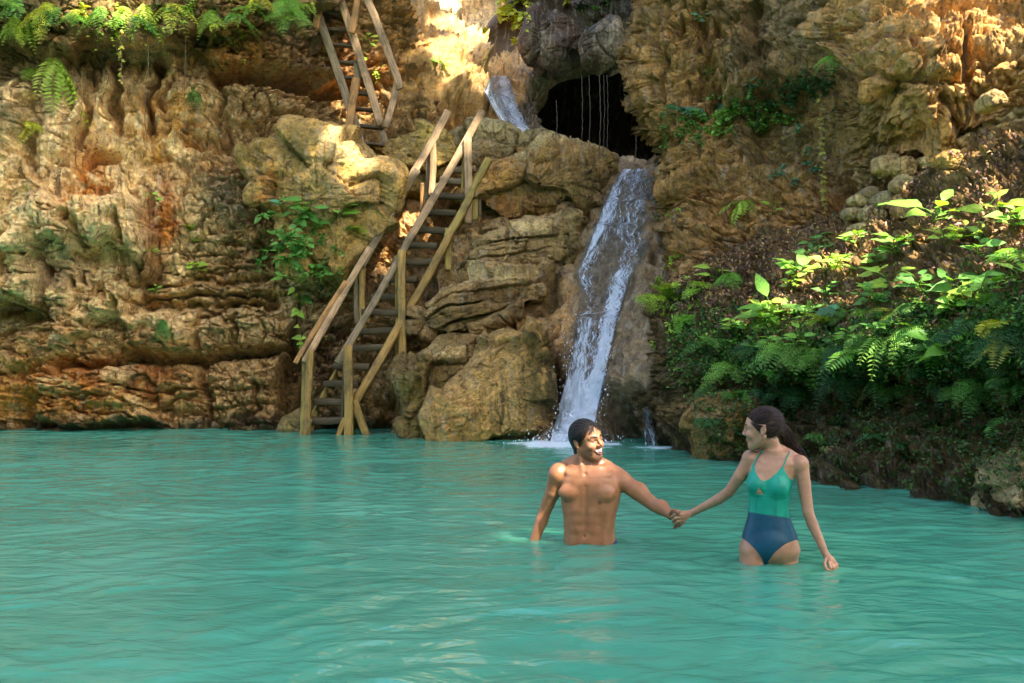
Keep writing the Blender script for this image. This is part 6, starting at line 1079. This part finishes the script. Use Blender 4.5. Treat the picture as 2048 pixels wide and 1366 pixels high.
# ---------------- the woman
def woman():
    Y0 = 5.84; m = lambda x, y, d=0.0: at(x, y, Y0 + d); b = Body(); yaw = math.radians(17); sd = np.array([math.cos(yaw), -math.sin(yaw), 0]); tor = Body()
    for o in (b, tor):
        fw = loft(o, [(1128, 1506, 1570, .07), (1116, 1492, 1588, .10), (1100, 1480, 1600, .116), (1078, 1485, 1594, .112), (1052, 1492, 1584, .102), (1032, 1498, 1577, .093), (1012, 1499, 1575, .088), (990, 1497, 1578, .088), (970, 1496, 1582, .090), (952, 1498, 1586, .088), (932, 1502, 1592, .076), (915, 1514, 1594, .060), (902, 1528, 1576, .045)], Y0, yaw, .03, 2.3)
        Rb = np.stack([sd, -fw, (0, 0, 1)], 1)
        def bp(x, y, t, ax=1540):
            q = m(ax, y); lx = ((x - ax) / F * Y0 + math.sin(yaw) * t) / math.cos(yaw); return q + sd * lx + fw * t
        for x, y in ((1509, 968), (1551, 972)): o.ell(bp(x, y, .066), (.048, .044, .048), Rb, .03)
        for x, sg in ((1508, -1), (1567, 1)):
            hip = m(x, 1104, -.005); kn = np.array([hip[0] - sg * .015, hip[1] - .03, -.42]); o.chain([hip, m(x, 1128, -.01), kn, np.array([kn[0], kn[1] + .07, -.80])], [.080, .078, .052, .036], .02); o.rc((kn[0], kn[1] + .06, -.965 + .02), (kn[0], kn[1] + .06, -.80), .034, .036, .02); o.rc((kn[0], kn[1] + .05, -.955), (kn[0] - .03, kn[1] - .09, -.965), .032, .024, .02)
        o.ell(bp(1532, 1088, .085), (.075, .03, .06), Rb, .04)
    b.rc(m(1553, 928, .025), m(1542, 884, .005), .050, .043, .03); b.rc(m(1560, 900, .03), m(1594, 918, .0), .030, .028, .03); b.rc(m(1532, 905, .05), m(1504, 912, .06), .028, .026, .03)
    for x1, y1, e in ((1520, 921, .036), (1574, 926, .040)): b.rc(bp(1538 + (8 if x1 > 1540 else -5), 930, .046), bp(x1, y1, e), .006, .005, .020)
    b.ell(m(1500, 915, .06), (.040, .042, .040), None, .025); b.ell(m(1600, 927, -.05), (.040, .044, .044), None, .025)
    b.chain([m(1500, 917, .06), m(1480, 952, .09), m(1458, 984, .14), m(1438, 998, .18), m(1386, 1025, .295)], [.039, .036, .0300, .030, .0195], .02)
    b.chain([m(1602, 928, -.05), m(1608, 968, -.06), m(1616, 1024, -.09), m(1624, 1046, -.10), m(1651, 1108, -.15)], [.041, .036, .030, .030, .0190], .02)
    # hand in his: back of the hand to the viewer, fingers closing round the edge of his palm
    b.rc(m(1381, 1027, .305), m(1364, 1031, .295), .021, .027, .012)
    fingers(b, [[m(1360, 1023, .285), m(1352, 1022, .285), m(1347, 1026, .31), m(1347, 1032, .335)], [m(1359, 1029, .28), m(1350, 1029, .28), m(1345, 1033, .305), m(1346, 1039, .33)], [m(1359, 1035, .28), m(1351, 1036, .28), m(1346, 1041, .305), m(1347, 1046, .33)], [m(1362, 1040, .285), m(1355, 1043, .285), m(1350, 1047, .305), m(1350, 1051, .325)]], [.0085, .0088, .0085, .0075])
    fingers(b, [[m(1375, 1035, .295), m(1368, 1042, .29), m(1361, 1046, .30), m(1356, 1047, .31)]], [.0092])
    # hand brushing the water
    b.rc(m(1654, 1112, -.155), m(1661, 1121, -.17), .019, .024, .012)
    fingers(b, [[m(1667, 1121, -.165), m(1673, 1128, -.17), m(1675, 1136, -.175), m(1674, 1142, -.175)], [m(1665, 1124, -.18), m(1671, 1132, -.19), m(1671, 1140, -.19), m(1670, 1146, -.19)], [m(1662, 1126, -.19), m(1667, 1135, -.20), m(1666, 1142, -.20), m(1664, 1147, -.2)], [m(1658, 1126, -.195), m(1661, 1135, -.205), m(1660, 1141, -.205), m(1658, 1145, -.205)], [m(1653, 1116, -.17), m(1649, 1127, -.185), m(1652, 1136, -.20), m(1655, 1140, -.205)]], [.0080, .0084, .0080, .0072, .009])
    c = m(1525, 858, -.005); R = rotm((-.94, .34, -.07), (.04, 0, 1)); s = .985; head(b, c, R, s, False)
    th = thing('person', 'woman in a teal and navy one-piece swimsuit with a long brown ponytail', 'woman', (float(m(1540, 1125)[0]), Y0, -.98))
    build_body(b, (m(1335, 1100)[0], 5.50, -1.02), (m(1690, 1100)[0], 6.34, .93), 'body', (.43, .225, .135), (c, R, s, False), th)
    T = lambda *p: c + R @ (np.array(p) * s); hs = Body(); hs.ell(T(0, -.020, .040), np.array([.083, .106, .091]) * s, R, .02); hs.ell(T(0, -.085, .0), np.array([.045, .035, .040]) * s, R, .03)
    hy = [-.14, -.09, -.05, -.034, -.030, .008, .022, .04, .06, .08, .10]; hz = [-.07, -.055, -.034, -.014, .026, .028, .016, .026, .042, .056, .064]
    def hf(p):
        q = ((p - c) @ R) / s; d = hs(p); g = np.interp(q[:, 1], hy, hz) - q[:, 2]; d = d + .0065 * np.exp(-np.maximum(-g, 0) / .011); rip = .0007 * np.sin((q[:, 2] + .3 * q[:, 1]) * 520 + 2 * np.sin(q[:, 1] * 40)) * sstep(.01, .03, -g); return smax(d + rip, g * s * .8, .008)
    v, fc = polygonise(hf, c - .18, c + .18, .0035); q = (v - c) @ R; hair = put('hair', v, fc, M['hair_brown'], th, vec=np.stack([q[:, 0], q[:, 1], q[:, 2] + .3 * q[:, 1]], 1))
    strands(th, c, R, s, (0, -.020, .040), (.083, .106, .091), [(-.86, -.35, -.6), (-.84, .38, -.18), (-.5, .80, .02), (0, .94, .17), (.5, .80, .02), (.84, .38, -.18), (.86, -.35, -.6)], (.10, -.88, -.46), 260, 33, .0015).put('hair_strands', M['hair_brown'], hair)
    r = np.random.default_rng(8); mb = MB(); path = spline([m(1553, 859, .02), m(1568, 862, .04), m(1579, 882, .065), m(1593, 902, .075), m(1607, 918, .075), m(1618, 932, .07)], 30); t = np.linspace(0, 1, 30)
    for k in range(190):
        a, rd = r.uniform(0, 6.28), math.sqrt(r.random()); prof = np.interp(t, [0, .12, .3, .6, .85, 1], [.010, .030, .036, .029, .019, .006]); off = np.array([math.cos(a) * .9, math.sin(a) * .7, math.sin(a + .6)]) * rd; e = r.uniform(.72, 1.0); n = max(8, int(30 * e)); wav = np.sin(t * 11 + a * .7)[:, None] * np.array([.009, 0, .008])
        tube(mb, (path + off * prof[:, None] + wav * t[:, None])[:n], np.linspace(.0034, .0012, n), (1, 1, 1), 4); mb.g[-1] = np.stack([np.repeat(r.uniform(0, 9), n * 4), np.repeat(t[:n], 4), np.zeros(n * 4)], 1)
    tail = mb.put('ponytail', M['hair_brown'], hair); hb = Body().rc(m(1552, 860, .012), m(1558, 861, .03), .016); v, fc = polygonise(hb, m(1556, 860, .02) - .05, m(1556, 860, .02) + .05, .004); put('hair_band', v, fc, M['hair_black'], hair, vec=v)
    # swimsuit: a shell over the trunk inside the cut of the garment
    cut = [(1505, 926), (1509, 928), (1511, 944), (1518, 956), (1527, 962), (1538, 958), (1551, 948), (1563, 934), (1567, 934), (1572, 946), (1580, 957), (1590, 964), (1596, 990), (1590, 1030), (1597, 1060), (1606, 1078), (1590, 1080), (1570, 1088), (1550, 1104), (1537, 1122), (1534, 1140), (1529, 1140), (1526, 1119), (1511, 1099), (1496, 1084), (1482, 1074), (1468, 1070), (1486, 1030), (1484, 990), (1486, 962), (1496, 950), (1502, 940)]
    hole = [(1519, 974), (1511, 988), (1527, 989)]
    def reg(p):
        px = CX + p[:, 0] / p[:, 1] * F; py = HY - (p[:, 2] - H) / p[:, 1] * F; d = poly_sd(px, py, cut, 40); d = np.minimum(d, -poly_sd(px, py, hole, 40) + 80 * (p[:, 1] > Y0)); return px, py, -d / F * Y0
    belt = lambda px, py: (py - 1025 - (px - 1497) * .14) / F * Y0
    def f1(p): px, py, g = reg(p); return np.maximum(np.maximum(tor(p) - .0024, g), belt(px, py))
    def f2(p): px, py, g = reg(p); return np.maximum(np.maximum(tor(p) - .0030, g), -belt(px, py))
    lo, hi = (m(1462, 1100)[0], Y0 - .28, -.10), (m(1612, 1100)[0], Y0 + .25, .62)
    v, fc = polygonise(f1, lo, hi, .0032); suit = put('swimsuit', v, fc, M['teal'], th); suit['label'] = 'teal one-piece swimsuit with a small triangular cut-out'
    v, fc = polygonise(f2, lo, hi, .0032); bt = put('swimsuit_bottom', v, fc, M['navy'], suit); bt['label'] = 'navy lower half of the swimsuit'
    sm = MB()
    for pts in ([(1498, 986), (1512, 992), (1532, 991), (1556, 993), (1579, 988)], [(1559, 944), (1557, 965), (1555, 993), (1552, 1030)], [(1513, 992), (1512, 1010), (1512, 1026)]): tube(sm, spline([surf(tor, x, y, Y0, .0030) for x, y in pts], 24), .0016, (1, 1, 1), 5)
    sm.put('seam', M['teal'], suit)
    for pts in ([(1507, 930), (1511, 920), (1517, 911), (1524, 903)], [(1565, 937), (1570, 924), (1575, 912), (1579, 905)]):
        q = [surf(b, x, y, Y0, .003) for x, y in pts]; q.append(q[-1] + np.array([.006, .06, -.005])); q.append(q[-1] + np.array([.0, .05, -.06])); mb = MB(); tube(mb, spline(q, 22), .0038, (1, 1, 1), 6); mb.put('strap', M['teal'], suit)
woman(); lap('woman')
# ------------------------------------------------------------------ light and camera
w = bpy.data.worlds.new('World'); SC.world = w; w.use_nodes = True; nt = w.node_tree
sky = nt.nodes.new('ShaderNodeTexSky'); sky.sky_type = 'NISHITA'; sky.sun_disc = False; sky.dust_density = 3.5; sky.ozone_density = .6; sky.sun_elevation = SUN_EL; sky.sun_rotation = math.pi - SUN_AZ
bg = nt.nodes['Background']; nt.links.new(sky.outputs[0], bg.inputs['Color']); bg.inputs['Strength'].default_value = .15
ld = bpy.data.lights.new('sun', 'SUN'); ld.energy = 5.0; ld.angle = math.radians(.5); ld.color = (1, .90, .74)
lo = bpy.data.objects.new('sun', ld); C.objects.link(lo); lo.rotation_euler = to_sun.to_track_quat('Z', 'Y').to_euler(); lo.location = to_sun * 30
cd = bpy.data.cameras.new('camera'); cam = bpy.data.objects.new('camera', cd); C.objects.link(cam); SC.camera = cam
cd.sensor_width = 36; cd.lens = 36 * F / 2048; cd.shift_y = (HY - 683) / 2048; cd.clip_end = 300; cd.clip_start = .05
cam.location = (0, 0, H); cam.rotation_euler = (math.pi / 2, 0, 0)
SC.view_settings.view_transform = 'Standard'; SC.view_settings.look = 'None'; SC.view_settings.exposure = 2.25; SC.view_settings.gamma = 1; SC.view_settings.use_curve_mapping = False
SC.cycles.use_denoising = True; SC.cycles.max_bounces = 6; SC.cycles.transparent_max_bounces = 8; SC.cycles.sample_clamp_indirect = 6; SC.cycles.caustics_reflective = False; SC.cycles.caustics_refractive = False
lap('scene ready')
